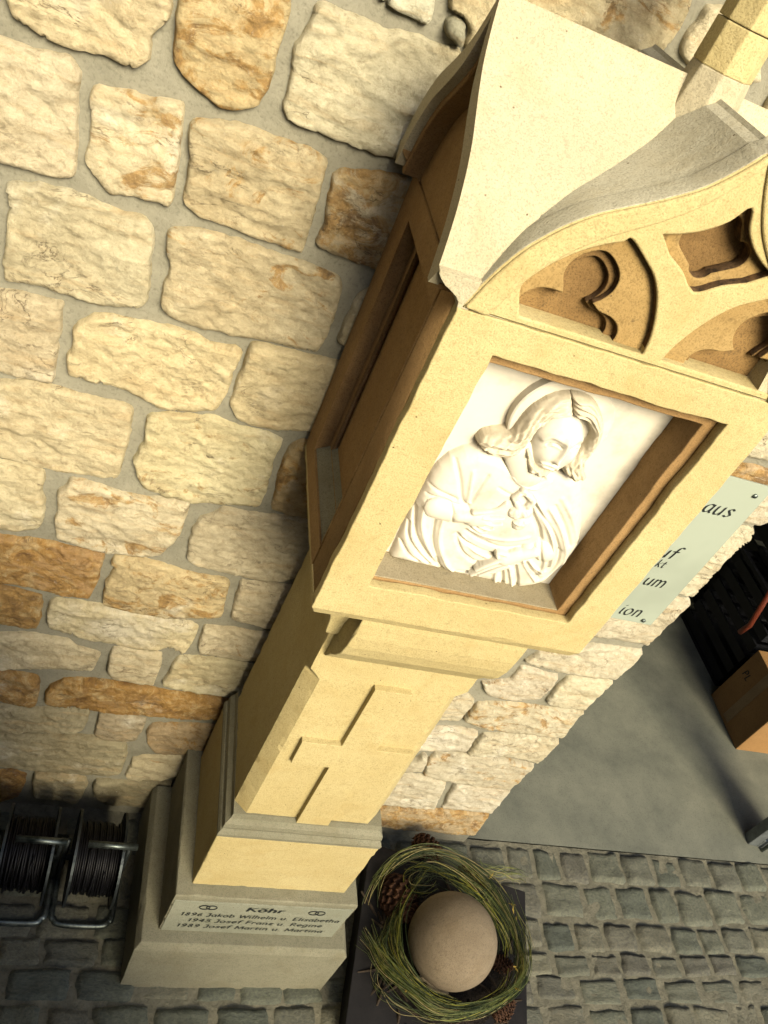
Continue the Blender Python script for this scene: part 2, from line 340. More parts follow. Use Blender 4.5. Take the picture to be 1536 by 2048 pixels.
# ------------------------------------------------------------------ rubble wall
wall = empty('stone_wall', (-.3, 0, 0)); tag(wall, 'rubble wall of rough cream sandstone blocks in grey mortar behind the shrine', 'wall')
WX = .3
STONES = {
'T1': [(-0.5247,2.0231),(-0.5149,2.0093),(-0.4811,1.9977),(-0.4533,1.994),(-0.4256,1.9956),(-0.4015,2.0024),(-0.3787,1.9989),(-0.3563,1.9998),(-0.3461,2.0153),(-0.35,2.0451),(-0.3311,2.0702),(-0.334,2.0928),(-0.3647,2.1159),(-0.5165,2.0655),(-0.5287,2.0387)],
'T2': [(-0.3262,2.0956),(-0.3248,2.0784),(-0.3208,2.0433),(-0.3173,2.0257),(-0.2984,2.0066),(-0.2763,1.9979),(-0.2498,1.9869),(-0.2233,1.9922),(-0.2016,2.0033),(-0.1933,2.024),(-0.1912,2.0415),(-0.1892,2.0587),(-0.1922,2.0928),(-0.1889,2.1157),(-0.1925,2.1445),(-0.2056,2.1716),(-0.3276,2.1295)],
'T3': [(-0.1629,2.1553),(-0.162,2.1316),(-0.1751,2.0927),(-0.1646,2.051),(-0.1663,2.0165),(-0.1571,2.0023),(-0.1215,2.0006),(-0.0654,2.0007),(-0.0231,2.0006),(0.0314,2.006),(0.0664,2.0143),(0.0737,2.1119),(0.0365,2.167),(0.0085,2.1633),(-0.035,2.1628),(-0.0694,2.1559),(-0.1173,2.1569),(-0.1512,2.1566)],
'T4': [(-0.5272,1.9765),(-0.4822,1.9789),(-0.443,1.9852),(-0.4255,1.9709),(-0.4276,1.9507),(-0.4186,1.8679),(-0.4169,1.828),(-0.4397,1.8201),(-0.4831,1.8181),(-0.5159,1.8177),(-0.5515,1.8215),(-0.559,1.9665)],
'T5': [(-0.411,1.9582),(-0.4141,1.9456),(-0.4044,1.8872),(-0.4094,1.8747),(-0.4046,1.8509),(-0.3836,1.8357),(-0.3687,1.8178),(-0.3332,1.8281),(-0.3048,1.83),(-0.2827,1.8284),(-0.2802,1.8521),(-0.2846,1.8999),(-0.29,1.9589),(-0.2941,1.9781),(-0.3314,1.9716),(-0.3765,1.9656),(-0.4021,1.9637)],
'T6': [(-0.2785,1.9613),(-0.2815,1.9515),(-0.2713,1.912),(-0.2671,1.8759),(-0.2694,1.8441),(-0.2422,1.8294),(-0.2002,1.8273),(-0.1371,1.8234),(-0.0767,1.8222),(-0.078,1.877),(-0.0816,1.936),(-0.0843,1.9695),(-0.1064,1.9768),(-0.1392,1.9745),(-0.1725,1.9756),(-0.2014,1.9761),(-0.2428,1.9721)],
'R7': [(-0.0569,1.9658),(-0.0712,1.9512),(-0.0687,1.9208),(-0.0601,1.8831),(-0.0627,1.8421),(-0.0405,1.8365),(-0.0022,1.8339),(0.0407,1.8325),(0.0939,1.8296),(0.1106,1.9327),(0.0767,1.9906),(0.0378,1.9866),(-0.0009,1.9794)],
'T8': [(-0.4977,1.7945),(-0.5071,1.7875),(-0.4978,1.7541),(-0.5,1.7376),(-0.4993,1.6593),(-0.4958,1.6365),(-0.4495,1.6452),(-0.4006,1.6388),(-0.3548,1.6377),(-0.2877,1.655),(-0.2862,1.6901),(-0.2942,1.7536),(-0.2969,1.778),(-0.3064,1.7994),(-0.3287,1.8019),(-0.3534,1.7995),(-0.3827,1.8053),(-0.4144,1.808),(-0.4549,1.8036)],
'T9': [(-0.2768,1.7992),(-0.2794,1.7839),(-0.2765,1.7595),(-0.2627,1.7382),(-0.2671,1.6919),(-0.2657,1.6645),(-0.2468,1.6493),(-0.1967,1.6437),(-0.1559,1.647),(-0.0941,1.6544),(-0.0383,1.6571),(-0.0001,1.6626),(0.0071,1.6946),(0.0054,1.7387),(0.0037,1.7811),(-0.0074,1.8006),(-0.0556,1.8072),(-0.117,1.8087),(-0.1776,1.814),(-0.234,1.8096)],
'T10': [(-0.5016,1.6164),(-0.4581,1.6199),(-0.4077,1.6227),(-0.4062,1.5711),(-0.4056,1.4677),(-0.4433,1.4611),(-0.4906,1.4619),(-0.5591,1.4525),(-0.5651,1.6025)],
'T11': [(0.0436,1.8018),(0.0299,1.7803),(0.0274,1.7508),(0.0263,1.6906),(0.0423,1.6834),(0.0736,1.6851),(0.0974,1.754),(0.0817,1.8162)],
'B1': [(-0.3819,1.5951),(-0.3885,1.5775),(-0.3848,1.5473),(-0.393,1.5264),(-0.3851,1.4912),(-0.3477,1.4886),(-0.3107,1.4929),(-0.2708,1.4831),(-0.2289,1.4681),(-0.1892,1.47),(-0.1589,1.4794),(-0.1295,1.4937),(-0.122,1.5295),(-0.1238,1.5689),(-0.1193,1.6137),(-0.1299,1.6244),(-0.1751,1.6192),(-0.2042,1.6304),(-0.2596,1.6282),(-0.3313,1.6246),(-0.3586,1.6178)],
'B2': [(-0.1111,1.6421),(-0.1096,1.6215),(-0.1124,1.5871),(-0.1149,1.5419),(-0.1141,1.5063),(-0.0984,1.4849),(-0.0667,1.4759),(-0.0245,1.4779),(0.016,1.4875),(0.0463,1.4956),(0.0764,1.5048),(0.0633,1.6428),(0.0398,1.65),(0.007,1.6492),(-0.0531,1.6467),(-0.0889,1.6469)],
'B3': [(-0.4891,1.4417),(-0.4401,1.4595),(-0.3961,1.4587),(-0.3432,1.4555),(-0.3044,1.4524),(-0.2732,1.4518),(-0.2673,1.417),(-0.2662,1.3631),(-0.2687,1.3286),(-0.2695,1.2819),(-0.3017,1.2753),(-0.3584,1.2702),(-0.4183,1.2696),(-0.4463,1.2754),(-0.4774,1.2773),(-0.5453,1.2679),(-0.552,1.4267)],
'B4': [(-0.2444,1.4452),(-0.2465,1.4234),(-0.2409,1.3928),(-0.248,1.3518),(-0.253,1.3333),(-0.2385,1.2969),(-0.2173,1.2733),(-0.1807,1.2626),(-0.123,1.2607),(-0.0591,1.276),(0.003,1.2844),(0.0036,1.3319),(0.0009,1.3738),(-0.0034,1.4196),(0.0016,1.4553),(-0.0303,1.4679),(-0.0856,1.4674),(-0.1293,1.4754),(-0.1953,1.4603)],
'R5': [(0.0311,1.467),(0.0148,1.448),(0.012,1.4126),(0.0177,1.3545),(0.0254,1.2877),(0.0549,1.2832),(0.1003,1.2831),(0.15,1.2874),(0.1349,1.4013),(0.0969,1.4842)],
'B6': [(-0.4767,1.2663),(-0.4456,1.2672),(-0.3993,1.2581),(-0.3953,1.2388),(-0.4008,1.2135),(-0.3873,1.1623),(-0.3899,1.1267),(-0.3965,1.1086),(-0.4312,1.0955),(-0.4641,1.0894),(-0.5371,1.0751),(-0.5446,1.2516)],
'B7': [(-0.3527,1.2573),(-0.3585,1.2378),(-0.3717,1.2099),(-0.3657,1.1748),(-0.3677,1.1362),(-0.361,1.0957),(-0.323,1.0863),(-0.2728,1.0764),(-0.2285,1.0818),(-0.1836,1.0872),(-0.1578,1.0979),(-0.1448,1.1259),(-0.1296,1.1643),(-0.1277,1.2307),(-0.1287,1.2622),(-0.1618,1.2557),(-0.2125,1.2471),(-0.264,1.2475),(-0.3072,1.2559)],
'B8': [(-0.0654,1.2647),(-0.0774,1.2387),(-0.1045,1.2179),(-0.112,1.1894),(-0.1094,1.1564),(-0.1026,1.1026),(-0.0757,1.0885),(-0.0361,1.0848),(0.0142,1.0801),(0.0641,1.0808),(0.1078,1.0881),(0.1314,1.1119),(0.1777,1.1283),(0.195,1.1994),(0.1687,1.2759),(0.0585,1.2712),(-0.0101,1.2645)],
'R9': [(-0.4625,1.0671),(-0.4124,1.0746),(-0.3652,1.0745),(-0.3119,1.069),(-0.2627,1.0688),(-0.2626,1.0372),(-0.2643,0.986),(-0.2707,0.9317),(-0.3168,0.927),(-0.3859,0.931),(-0.4528,0.9313),(-0.5305,0.9176),(-0.5362,1.0528)],
'B10': [(-0.2448,1.0703),(-0.2505,1.0476),(-0.2351,1.0376),(-0.2499,0.9825),(-0.247,0.9148),(-0.21,0.9088),(-0.1607,0.9058),(-0.0961,0.9065),(-0.0239,0.9253),(0.0116,0.9387),(0.0068,0.9897),(0.0013,1.0426),(-0.0054,1.0597),(-0.0542,1.0577),(-0.1029,1.0592),(-0.1533,1.0744),(-0.2,1.0757)],
'B11': [(0.0234,1.0638),(0.0227,1.0175),(0.0296,0.9392),(0.068,0.9326),(0.1243,0.9218),(0.1472,0.9362),(0.2104,0.944),(0.1963,1.0717),(0.1182,1.0703),(0.0629,1.0669)],
'R12': [(-0.4518,0.917),(-0.4251,0.9168),(-0.3678,0.9096),(-0.362,0.8294),(-0.3658,0.796),(-0.4057,0.7939),(-0.4432,0.7963),(-0.516,0.7894),(-0.5215,0.9092)],
'C1': [(-0.3423,0.9078),(-0.3524,0.8907),(-0.3521,0.8506),(-0.3466,0.8177),(-0.3096,0.7991),(-0.2623,0.7897),(-0.2104,0.7846),(-0.1483,0.7779),(-0.1131,0.7792),(-0.0818,0.8021),(-0.0458,0.7808),(-0.0367,0.8021),(-0.0289,0.849),(-0.0281,0.8856),(-0.0493,0.9016),(-0.1057,0.901),(-0.1704,0.9049),(-0.212,0.9042),(-0.2541,0.91),(-0.295,0.9125)],
'C2': [(-0.0191,0.8951),(-0.0177,0.8592),(-0.0168,0.8147),(-0.0063,0.7983),(0.0334,0.7966),(0.0767,0.7918),(0.1178,0.798),(0.1683,0.8065),(0.1603,0.9156),(0.1082,0.9023),(0.0488,0.9017)],
'C3': [(-0.4405,0.7586),(-0.4009,0.7687),(-0.3439,0.7725),(-0.3018,0.7688),(-0.2741,0.7501),(-0.2233,0.7404),(-0.2243,0.702),(-0.2291,0.6736),(-0.2632,0.6653),(-0.3022,0.6635),(-0.3905,0.6458),(-0.4318,0.6357),(-0.5136,0.6157),(-0.5193,0.7455)],
'C4': [(-0.1993,0.7689),(-0.2021,0.7305),(-0.2005,0.6845),(-0.1863,0.6562),(-0.1532,0.648),(-0.1166,0.6486),(-0.0837,0.6466),(-0.0825,0.7133),(-0.0897,0.7737),(-0.1292,0.7699),(-0.1694,0.7727)],
'C5': [(-0.0486,0.7724),(-0.0607,0.7422),(-0.062,0.7023),(-0.0686,0.6601),(-0.0331,0.652),(0.0167,0.6428),(0.0655,0.6415),(0.1365,0.6539),(0.153,0.7748),(0.0795,0.7807),(0.0237,0.7787),(-0.0226,0.7789)],
'R6': [(-0.4307,0.6206),(-0.3969,0.621),(-0.345,0.6179),(-0.3406,0.5869),(-0.3383,0.5046),(-0.355,0.4922),(-0.3954,0.4956),(-0.422,0.4978),(-0.5082,0.4902),(-0.5131,0.6044)],
'R8': [(-0.2888,0.6235),(-0.3158,0.5888),(-0.3249,0.558),(-0.3215,0.517),(-0.2888,0.5075),(-0.2437,0.5136),(-0.206,0.5093),(-0.1684,0.5091),(-0.1027,0.5153),(-0.0303,0.5183),(0.0435,0.5213),(0.0808,0.5344),(0.1279,0.5496),(0.1298,0.6218),(0.0694,0.6252),(0.0304,0.6247),(-0.0517,0.6267),(-0.1234,0.6347),(-0.2144,0.6333),(-0.2593,0.6346)],
'C8': [(-0.4208,0.4813),(-0.3678,0.485),(-0.2874,0.4949),(-0.215,0.5072),(-0.2126,0.4725),(-0.217,0.4172),(-0.239,0.4031),(-0.2994,0.3943),(-0.3583,0.3767),(-0.4128,0.3692),(-0.5066,0.3529),(-0.5115,0.4687)],
'C9': [(-0.1899,0.4954),(-0.1906,0.4504),(-0.19,0.3953),(-0.155,0.3888),(-0.1058,0.39),(-0.0826,0.3999),(-0.0755,0.4578),(-0.0732,0.4995),(-0.1097,0.5003),(-0.1579,0.5027)],
'C10': [(-0.0566,0.4759),(-0.0651,0.4415),(-0.0569,0.3959),(-0.0278,0.3483),(0.0029,0.3499),(0.0478,0.3594),(0.098,0.3701),(0.0977,0.5058),(0.0477,0.5021),(-0.0097,0.4892)],
'C11': [(-0.4119,0.3557),(-0.32,0.3667),(-0.2274,0.387),(-0.1495,0.3853),(-0.1052,0.3709),(-0.0932,0.3294),(-0.0944,0.2272),(-0.1222,0.2058),(-0.2034,0.1998),(-0.2782,0.1949),(-0.3529,0.205),(-0.4012,0.205),(-0.4999,0.1944),(-0.5062,0.3422)],
'C12': [(-0.0588,0.3218),(-0.0761,0.303),(-0.076,0.2725),(-0.0827,0.2191),(-0.0682,0.1954),(-0.0212,0.1994),(0.0191,0.2129),(0.0635,0.2594),(0.072,0.3443),(0.0057,0.3354)],
'R13': [(-0.399,0.1752),(-0.3656,0.1821),(-0.3325,0.1683),(-0.3304,0.1163),(-0.3406,0.0603),(-0.3587,0.0348),(-0.3875,0.0126),(-0.4912,-0.0127),(-0.4983,0.1549)],
'C14': [(-0.3112,0.1778),(-0.3146,0.1353),(-0.3036,0.073),(-0.2743,0.0621),(-0.237,0.0526),(-0.1991,0.0429),(-0.1791,0.0524),(-0.1709,0.148),(-0.1801,0.1782),(-0.2324,0.1886)],
'C15': [(-0.1543,0.1781),(-0.1568,0.14),(-0.1441,0.0873),(-0.1099,0.0542),(-0.05,0.054),(0.0097,0.0595),(0.0453,0.0779),(0.0503,0.1919),(-0.046,0.1891)],
'W0': [(0.8793,1.6979),(0.9051,1.6894),(0.9531,1.6956),(1.058,1.7032),(1.0337,1.8742),(0.8287,1.8815)],
'R14': [(0.8915,1.6661),(0.9399,1.675),(0.9715,1.6732),(1.0571,1.6887),(1.0756,1.6358),(0.9972,1.6321),(0.8961,1.6268)],
'W2': [(0.9547,1.5326),(1.0513,1.5335),(1.0686,1.5448),(1.0844,1.593),(1.0842,1.6339),(1.0139,1.6282),(0.8953,1.6108),(0.8796,1.5263)],
'W3': [(1.0136,1.5181),(1.055,1.5202),(1.0646,1.5117),(1.0725,1.4878),(1.0619,1.46),(1.0559,1.4143),(1.0567,1.3639),(1.0581,1.3229),(1.0551,1.289),(1.0156,1.2914),(0.8926,1.291),(0.8933,1.5072)],
'W4': [(1.0083,1.2709),(1.0556,1.2741),(1.0709,1.2631),(1.0652,1.2213),(1.0634,1.1855),(1.0614,1.1427),(1.0566,1.0982),(0.9742,1.098),(0.8728,1.0966),(0.8601,1.2552),(0.9275,1.2805)],
'W5': [(0.778,0.9539),(0.8004,0.9997),(0.9243,1.0591),(1.0637,1.0711),(1.0648,1.0186),(1.0543,0.9492),(0.9946,0.9435),(0.8979,0.9395),(0.8283,0.9487)],
'W6': [(0.782,0.9315),(0.7788,0.8768),(0.7065,0.8473),(0.7451,0.8007),(0.8292,0.7949),(0.8968,0.8236),(0.9019,0.8817),(0.895,0.923),(0.8386,0.9298)],
'W7': [(0.9233,0.9238),(0.9191,0.8733),(0.9211,0.8099),(0.9457,0.7959),(1.0472,0.7994),(1.0504,0.866),(1.0575,0.9376),(0.9846,0.9324)],
'W8': [(0.73,0.7654),(0.6949,0.7889),(0.6335,0.7682),(0.646,0.6678),(0.7239,0.6747)],
'W9': [(0.74,0.7613),(0.7377,0.7152),(0.7362,0.6748),(0.7997,0.6549),(0.901,0.6565),(0.9858,0.661),(1.0564,0.6621),(1.0517,0.732),(1.0507,0.7935),(0.9372,0.7808),(0.8352,0.7834)],
'W10': [(0.687,0.6297),(0.643,0.5994),(0.6498,0.5045),(0.7499,0.5259),(0.8135,0.5366),(0.8057,0.6072),(0.808,0.6289),(0.7422,0.6352)],
'W11': [(0.8226,0.6251),(0.8181,0.5813),(0.823,0.5164),(0.8979,0.5247),(0.9636,0.5356),(1.058,0.5123),(1.0612,0.5895),(1.0594,0.641),(0.95,0.646)],
'W12': [(0.6861,0.4576),(0.6557,0.4287),(0.6385,0.3869),(0.7295,0.4056),(0.7206,0.4724),(0.6979,0.4899)],
'W13': [(0.7271,0.5005),(0.7242,0.4581),(0.7426,0.3848),(0.8203,0.3687),(0.9134,0.3629),(1.0432,0.3638),(1.0469,0.4466),(1.0535,0.5035),(0.9765,0.5108),(0.8819,0.5213),(0.7994,0.5114)],
'W14': [(0.6867,0.3734),(0.6368,0.3477),(0.6516,0.1952),(0.7581,0.1982),(0.8551,0.2078),(0.8389,0.307),(0.8278,0.3621),(0.7346,0.3832)],
'W15': [(0.8614,0.3575),(0.8626,0.2949),(0.8781,0.2086),(0.9651,0.2142),(1.05,0.2176),(1.0489,0.2967),(1.0472,0.3561),(0.9422,0.3604)],
'R16': [(0.641,0.1761),(0.6599,0.101),(0.7358,0.0696),(0.8603,0.0639),(1.0072,0.0613),(1.0623,0.0709),(1.0602,0.1369),(1.0538,0.2002),(0.8968,0.198),(0.7614,0.1902)],
'N1': [(-0.0832,2.1844),(-0.0622,2.1797),(-0.0395,2.1775),(-0.0177,2.1781),(-0.0111,2.1857),(-0.0137,2.1974),(-0.0184,2.2081),(-0.0315,2.2215),(-0.0975,2.1973)],
'N2': [(-0.0065,2.23),(-0,2.2118),(0.0019,2.2036),(0.0254,2.2031),(0.0421,2.1907),(0.0396,2.1726),(0.0877,2.1658),(0.2842,2.223),(0.3077,2.2676),(0.3097,2.2939),(0.3101,2.3189),(0.2993,2.3421)],
'N3': [(0.3292,2.3289),(0.3289,2.3071),(0.3205,2.2787),(0.328,2.2652),(0.3777,2.2462),(0.4602,2.2756),(0.3969,2.3536)],
'N4': [(0.0035,2.1921),(0.0122,2.2007),(0.0257,2.1986),(0.0328,2.1873),(0.0365,2.1715),(0.028,2.17),(0.0067,2.181)],
}
# coursed rubble over the rest of the wall (behind the shrine, above, to the left)
polys = list(STONES.values())
def blocked(x0, x1, z0, z1):
    for P in polys:
        bx0 = min(p[0] for p in P); bx1 = max(p[0] for p in P); bz0 = min(p[1] for p in P); bz1 = max(p[1] for p in P)
        if bx0 > x1+.005 or bx1 < x0-.005 or bz0 > z1+.005 or bz1 < z0-.005: continue
        for i in range(7):
            for j in range(5):
                if pip(x0+(x1-x0)*i/6, z0+(z1-z0)*j/4, P): return True
        for p in P:
            if x0-.006 < p[0] < x1+.006 and z0-.006 < p[1] < z1+.006: return True
    return False
zc = .03; fill = []
rs = random.Random(5)
for zmin, zmax, bound in ((.03, 3.25, None),):
    z = zmin
    while z < zmax:
        h = rs.uniform(.10, .17); x = -1.75+rs.uniform(0, .2)
        while x < 1.06:
            wd = rs.uniform(.14, .30); x1 = min(x+wd, 1.068)
            if x1-x > .06:
                a, b, c, d = x+.011, x1-.011, z+.01, min(z+h, 3.29)-.01
                if not blocked(a, b, c, d): fill.append((a, b, c, d))
                elif not blocked(a, (a+b)/2-.012, c, d): fill.append((a, (a+b)/2-.012, c, d))
                elif not blocked((a+b)/2+.012, b, c, d): fill.append(((a+b)/2+.012, b, c, d))
            x = x1
        z += h
for a, b, c, d in fill:
    q = min(b-a, d-c)*.22; P = []
    for (x, z) in ((a+q, c), ((a+b)/2, c), (b-q, c), (b, c+q), (b, d-q), (b-q, d), ((a+b)/2, d), (a+q, d), (a, d-q), (a, c+q)):
        P.append((x+rs.uniform(-.006, .006), z+rs.uniform(-.006, .006)))
    STONES['F%d' % len(STONES)] = P
def stone_mesh(P, seed, rough=1.0, proud=.013, fine=True):
    P = [Vector((p[0], p[1], 0)) for p in P]
    c = sum(P, Vector())/len(P)
    area = sum(P[i].x*P[(i+1) % len(P)].y-P[(i+1) % len(P)].x*P[i].y for i in range(len(P)))
    if area < 0: P.reverse()
    per = sum((P[i]-P[i-1]).length for i in range(len(P))); size = per/4
    # resample outline
    step = .006 if size > .05 else .004; out = []
    for i in range(len(P)):
        a, b = P[i], P[(i+1) % len(P)]; n = max(1, int((b-a).length/step))
        for k in range(n): out.append(a.lerp(b, k/n))
    sm = out
    oo_ = out; out = []
    for p in oo_: out.append(p+(p-c).normalized()*.0012)
    sm = out
    for _ in range(1): sm = [(sm[i-1]+sm[i]*2+sm[(i+1) % len(sm)])/4 for i in range(len(sm))]
    out = []
    for p in sm:
        d = (p-c).normalized(); out.append(p+d*(.0030*fbm((p.x, p.y, seed), 6, 52)))
    rt = random.Random(int(seed*100)); tilt = (rt.uniform(-.03, .03), rt.uniform(-.035, .035)); n = len(out)
    gap = .0056 if fine else .016
    pts = [Vector((p.x, p.y)) for p in out]; inner = []
    cc = Vector((c.x, c.y)); inset = [(p, p.lerp(c, min(.25, .0032/max(.02, (p-c).length)))) for p in out]
    pts += [Vector((q.x, q.y)) for _, q in inset]
    x0, x1 = min(p.x for p in out), max(p.x for p in out); y0, y1 = min(p.y for p in out), max(p.y for p in out)
    PO_ = [(p.x, p.y) for p in out]
    ax = np.array([p.x for p in out]); ay = np.array([p.y for p in out])
    def edist(x, y): return float(np.sqrt(((ax-x)**2+(ay-y)**2).min()))
    yy = y0; row = 0
    while yy < y1:
        xx = x0+(row % 2)*gap/2
        while xx < x1:
            qx, qy = xx+rt.uniform(-.25, .25)*gap, yy+rt.uniform(-.25, .25)*gap
            if pip(qx, qy, PO_) and edist(qx, qy) > .0032+gap*.45: pts.append(Vector((qx, qy)))
            xx += gap
        yy += gap*.87; row += 1
    vo, _, fo, *_r = delaunay_2d_cdt(pts, [(k, (k+1) % n) for k in range(n)], [list(range(n))], 1, 1e-5)
    bm = bmesh.new(); V_ = []
    th = rt.uniform(-.25, .1); ct, st_ = math.cos(th), math.sin(th); lean = rt.uniform(.7, 1.3)
    for k, q in enumerate(vo):
        e = 0 if k < n else edist(q.x, q.y)
        dome = (proud+.003)*(1-math.exp(-e/.0016))-.006
        u, w_ = q.x*ct+q.y*st_, -q.x*st_+q.y*ct
        kk = min(1, e/.006)
        f1 = noise.noise(Vector((u*9, w_*17, seed*3.7)))
        f2 = noise.noise(Vector((u*26, w_*52, seed*1.9+f1*1.5)))
        stepn = .5+.5*math.tanh(5*noise.noise(Vector((u*7, w_*22+f1*.8, seed+9))))
        f3 = fbm((u, w_*1.7, seed), 5, 60)
        f4 = noise.ridged_multi_fractal(Vector((u*14, w_*20, seed*2.3)), .8, 2.2, 5, 1.0, 2.0)
        h = dome+rough*kk*(.0034*f1*lean+.0012*f2+.0042*(stepn-.6)+.0034*f3-.0032*(f4-1.2))+((q.x-c.x)*tilt[0]+(q.y-c.y)*tilt[1])*kk
        V_.append(bm.verts.new((q.x-c.x, -h, q.y-c.y)))
    for f in fo:
        try: bm.faces.new([V_[k] for k in f])
        except ValueError: pass
    back = [bm.verts.new((p.x-c.x, .014, p.y-c.y)) for p in out]
    for k in range(n):
        try: bm.faces.new((V_[k], V_[(k+1) % n], back[(k+1) % n], back[k]))
        except (ValueError, IndexError): pass
    return bm, c
BASES = [(.88, .80, .60), (.95, .86, .65), (.83, .74, .55), (.92, .83, .63), (.80, .71, .53), (.94, .83, .59)]
RUST = {'R7': .47, 'T2': .45, 'R5': .44, 'R9': .53, 'R12': .56, 'R6': .55, 'R8': .52, 'R13': .54, 'B7': .42, 'R14': .44, 'R16': .46, 'W9': .41, 'B10': .44, 'W8': .3, 'N2': .40, 'C10': .42, 'T5': .41, 'T6': .38, 'T9': .36, 'W13': .38}
SPEC = {'R7': (.82, .72, .52), 'T3': (0.95, 0.90, 0.69), 'R8': (0.53, 0.33, 0.14), 'R9': (0.70, 0.46, 0.25), 'R14': (0.72, 0.55, 0.37), 'R13': (0.28, 0.20, 0.14), 'N1': (0.97, 0.97, 0.86), 'N4': (0.53, 0.53, 0.44), 'R6': (0.53, 0.41, 0.28), 'R12': (0.62, 0.48, 0.28), 'R5': (0.62, 0.49, 0.30), 'R16': (0.65, 0.53, 0.36),
        'T2': (0.88, 0.74, 0.47), 'C10': (0.62, 0.49, 0.34), 'C9': (0.62, 0.54, 0.40), 'B10': (0.88, 0.74, 0.46), 'C8': (0.62, 0.57, 0.43), 'C11': (0.58, 0.53, 0.40), 'C14': (0.58, 0.53, 0.39), 'C15': (0.45, 0.41, 0.30), 'T8': (0.83, 0.77, 0.59), 'B4': (0.93, 0.86, 0.61)}
for i, (k, P) in enumerate(STONES.items()):
    bm, c = stone_mesh(P, i*1.37, .8 if k[0] == 'W' else 1.0, .024 if k == 'N4' else .013, k[0] != 'F')
    o = obj('stone', bm, M_WALL, wall, smooth=True); o.location = (c.x+WX, 0, c.y)
    b = SPEC.get(k) or rs.choice(BASES); j = rs.uniform(.94, 1.06)
    if k[0] == 'W': b = (.93, .87, .72)
    j *= .81 if k[0] != 'W' else .72
    o.color = (b[0]*j, b[1]*j*.985, b[2]*j*.90*rs.uniform(.95, 1.05), RUST.get(k, rs.uniform(.12, .36)))
# mortar bed
bm = bmesh.new(); nx, nz = 300, 330; vs = []
for i in range(nx+1):
    col = []
    for j in range(nz+1):
        x = -1.8+2.855*i/nx; z = -.03+3.33*j/nz
        col.append(bm.verts.new((x+WX, .005+.004*fbm((x, z, 3), 4, 9)+.0018*fbm((x, z, 8), 3, 60), z)))
    vs.append(col)
for i in range(nx):
    for j in range(nz): bm.faces.new((vs[i][j], vs[i+1][j], vs[i+1][j+1], vs[i][j+1]))
obj('mortar', bm, M_MORTAR, wall, smooth=True)
core = obj('wall_core', box(-1.8+WX, 1.056+WX, .03, .5, -.03, 3.3), M_MORTAR, wall)
obj('added_upper_wall', box(-1.8+WX, 3.6+WX, .005, .5, 3.302, 6.4), M_FACADE, wall)  # unseen upper storey added to cut sky light from behind

# ================================================================== SHRINE
sh = empty('wayside_shrine', (.2745, -.21, 0))
tag(sh, 'tall yellow sandstone wayside shrine with gothic gabled head on a stepped grey base', 'shrine')
SO = Vector((-.2745, .21, 0))
def part(name, me, mat, bevel=.0035, parent=None, smooth=False, seg=2):
    o = obj(name, me, mat, parent or sh, bevel=bevel, smooth=smooth, seg=seg)
    if parent is None: o.location = SO
    return o
YF, XL, XR, YB = -.407, .037, .511, -.018
part('base_block', loft([rect(-.003, .532, -.460, -.012, -.01), rect(0, .549, -.436, -.012, .176), rect(.012, .537, -.424, -.012, .196)]), M_GREY, .004)
insc = part('inscription_block', loft([rect(.051, .5046, -.3935, -.012, .19), rect(.051, .5046, -.3935, -.012, .392), rect(.053, .5026, -.3915, -.012, .397)]), M_GREY, .0035)
part('inscription_face', box(.055, .500, -.3955, -.39, .200, .375), M_NOTE, .001)
part('plinth_block', loft([rect(.0884, .4696, -.3637, -.03, .3965), rect(.0884, .4696, -.3637, -.03, .640)]), M_YEL, .003)
# plinth mouldings: roll then hollow up to the shaft
prof = [(.000, .640), (-.001, .652), (.003, .661), (.008, .664), (.006, .672), (.008, .684), (.014, .690), (.018, .694), (.020, .712)]
part('plinth_moulding', loft([rect(.0884+a*.95, .4696-a*.95, -.3637+a*.9, -.03, z) for a, z in prof]), M_GREY, 0)
# shaft with stopped chamfers
def octo(x0, x1, y0, y1, z, c):
    c = max(c, .0004)
    return [(x0+c, y0, z), (x1-c, y0, z), (x1, y0+c, z), (x1, y1, z), (x0, y1, z), (x0, y0+c, z)]
shaft_o = part('shaft', loft([octo(.108, .443, -.342, -.05, .711, .027), octo(.1165, .433, -.3295, -.05, 1.195, .027), octo(.1168, .4325, -.3285, -.05, 1.222, .0), octo(.1168, .4322, -.3282, -.05, 1.333, .0)]), M_YEL, .0018)
# raised latin cross (stands proud, foot runs down to the plinth)
def shy(z): return -.342+(z-.711)*(.0125/.484)
crz = [(.247, .7115), (.247, .938), (.166, .938), (.166, 1.016), (.247, 1.016), (.247, 1.205), (.321, 1.205), (.321, 1.016), (.402, 1.016), (.402, .938), (.321, .938), (.321, .7115)]
bm = bmesh.new(); f_ = [bm.verts.new((x, shy(z)-.013, z)) for x, z in crz]; b_ = [bm.verts.new((x, shy(z)+.01, z)) for x, z in crz]
bm.faces.new(f_); bm.faces.new(b_[::-1])
for i in range(12): bm.faces.new((f_[i], f_[i-1], b_[i-1], b_[i]))
part('cross', bm, M_YEL, .001)
# cove from shaft to head
prof = [(1.0, 1.331), (.86, 1.338), (.84, 1.352), (.80, 1.375), (.68, 1.405), (.48, 1.432), (.26, 1.446), (.10, 1.452), (.05, 1.462), (0, 1.470), (0, 1.482)]
part('cove', loft([rect(.037+(.1168-.037)*k, .511-(.511-.4322)*k, YF+.0788*k, YB-.03*k, z) for k, z in prof]), M_YEL, .0012)
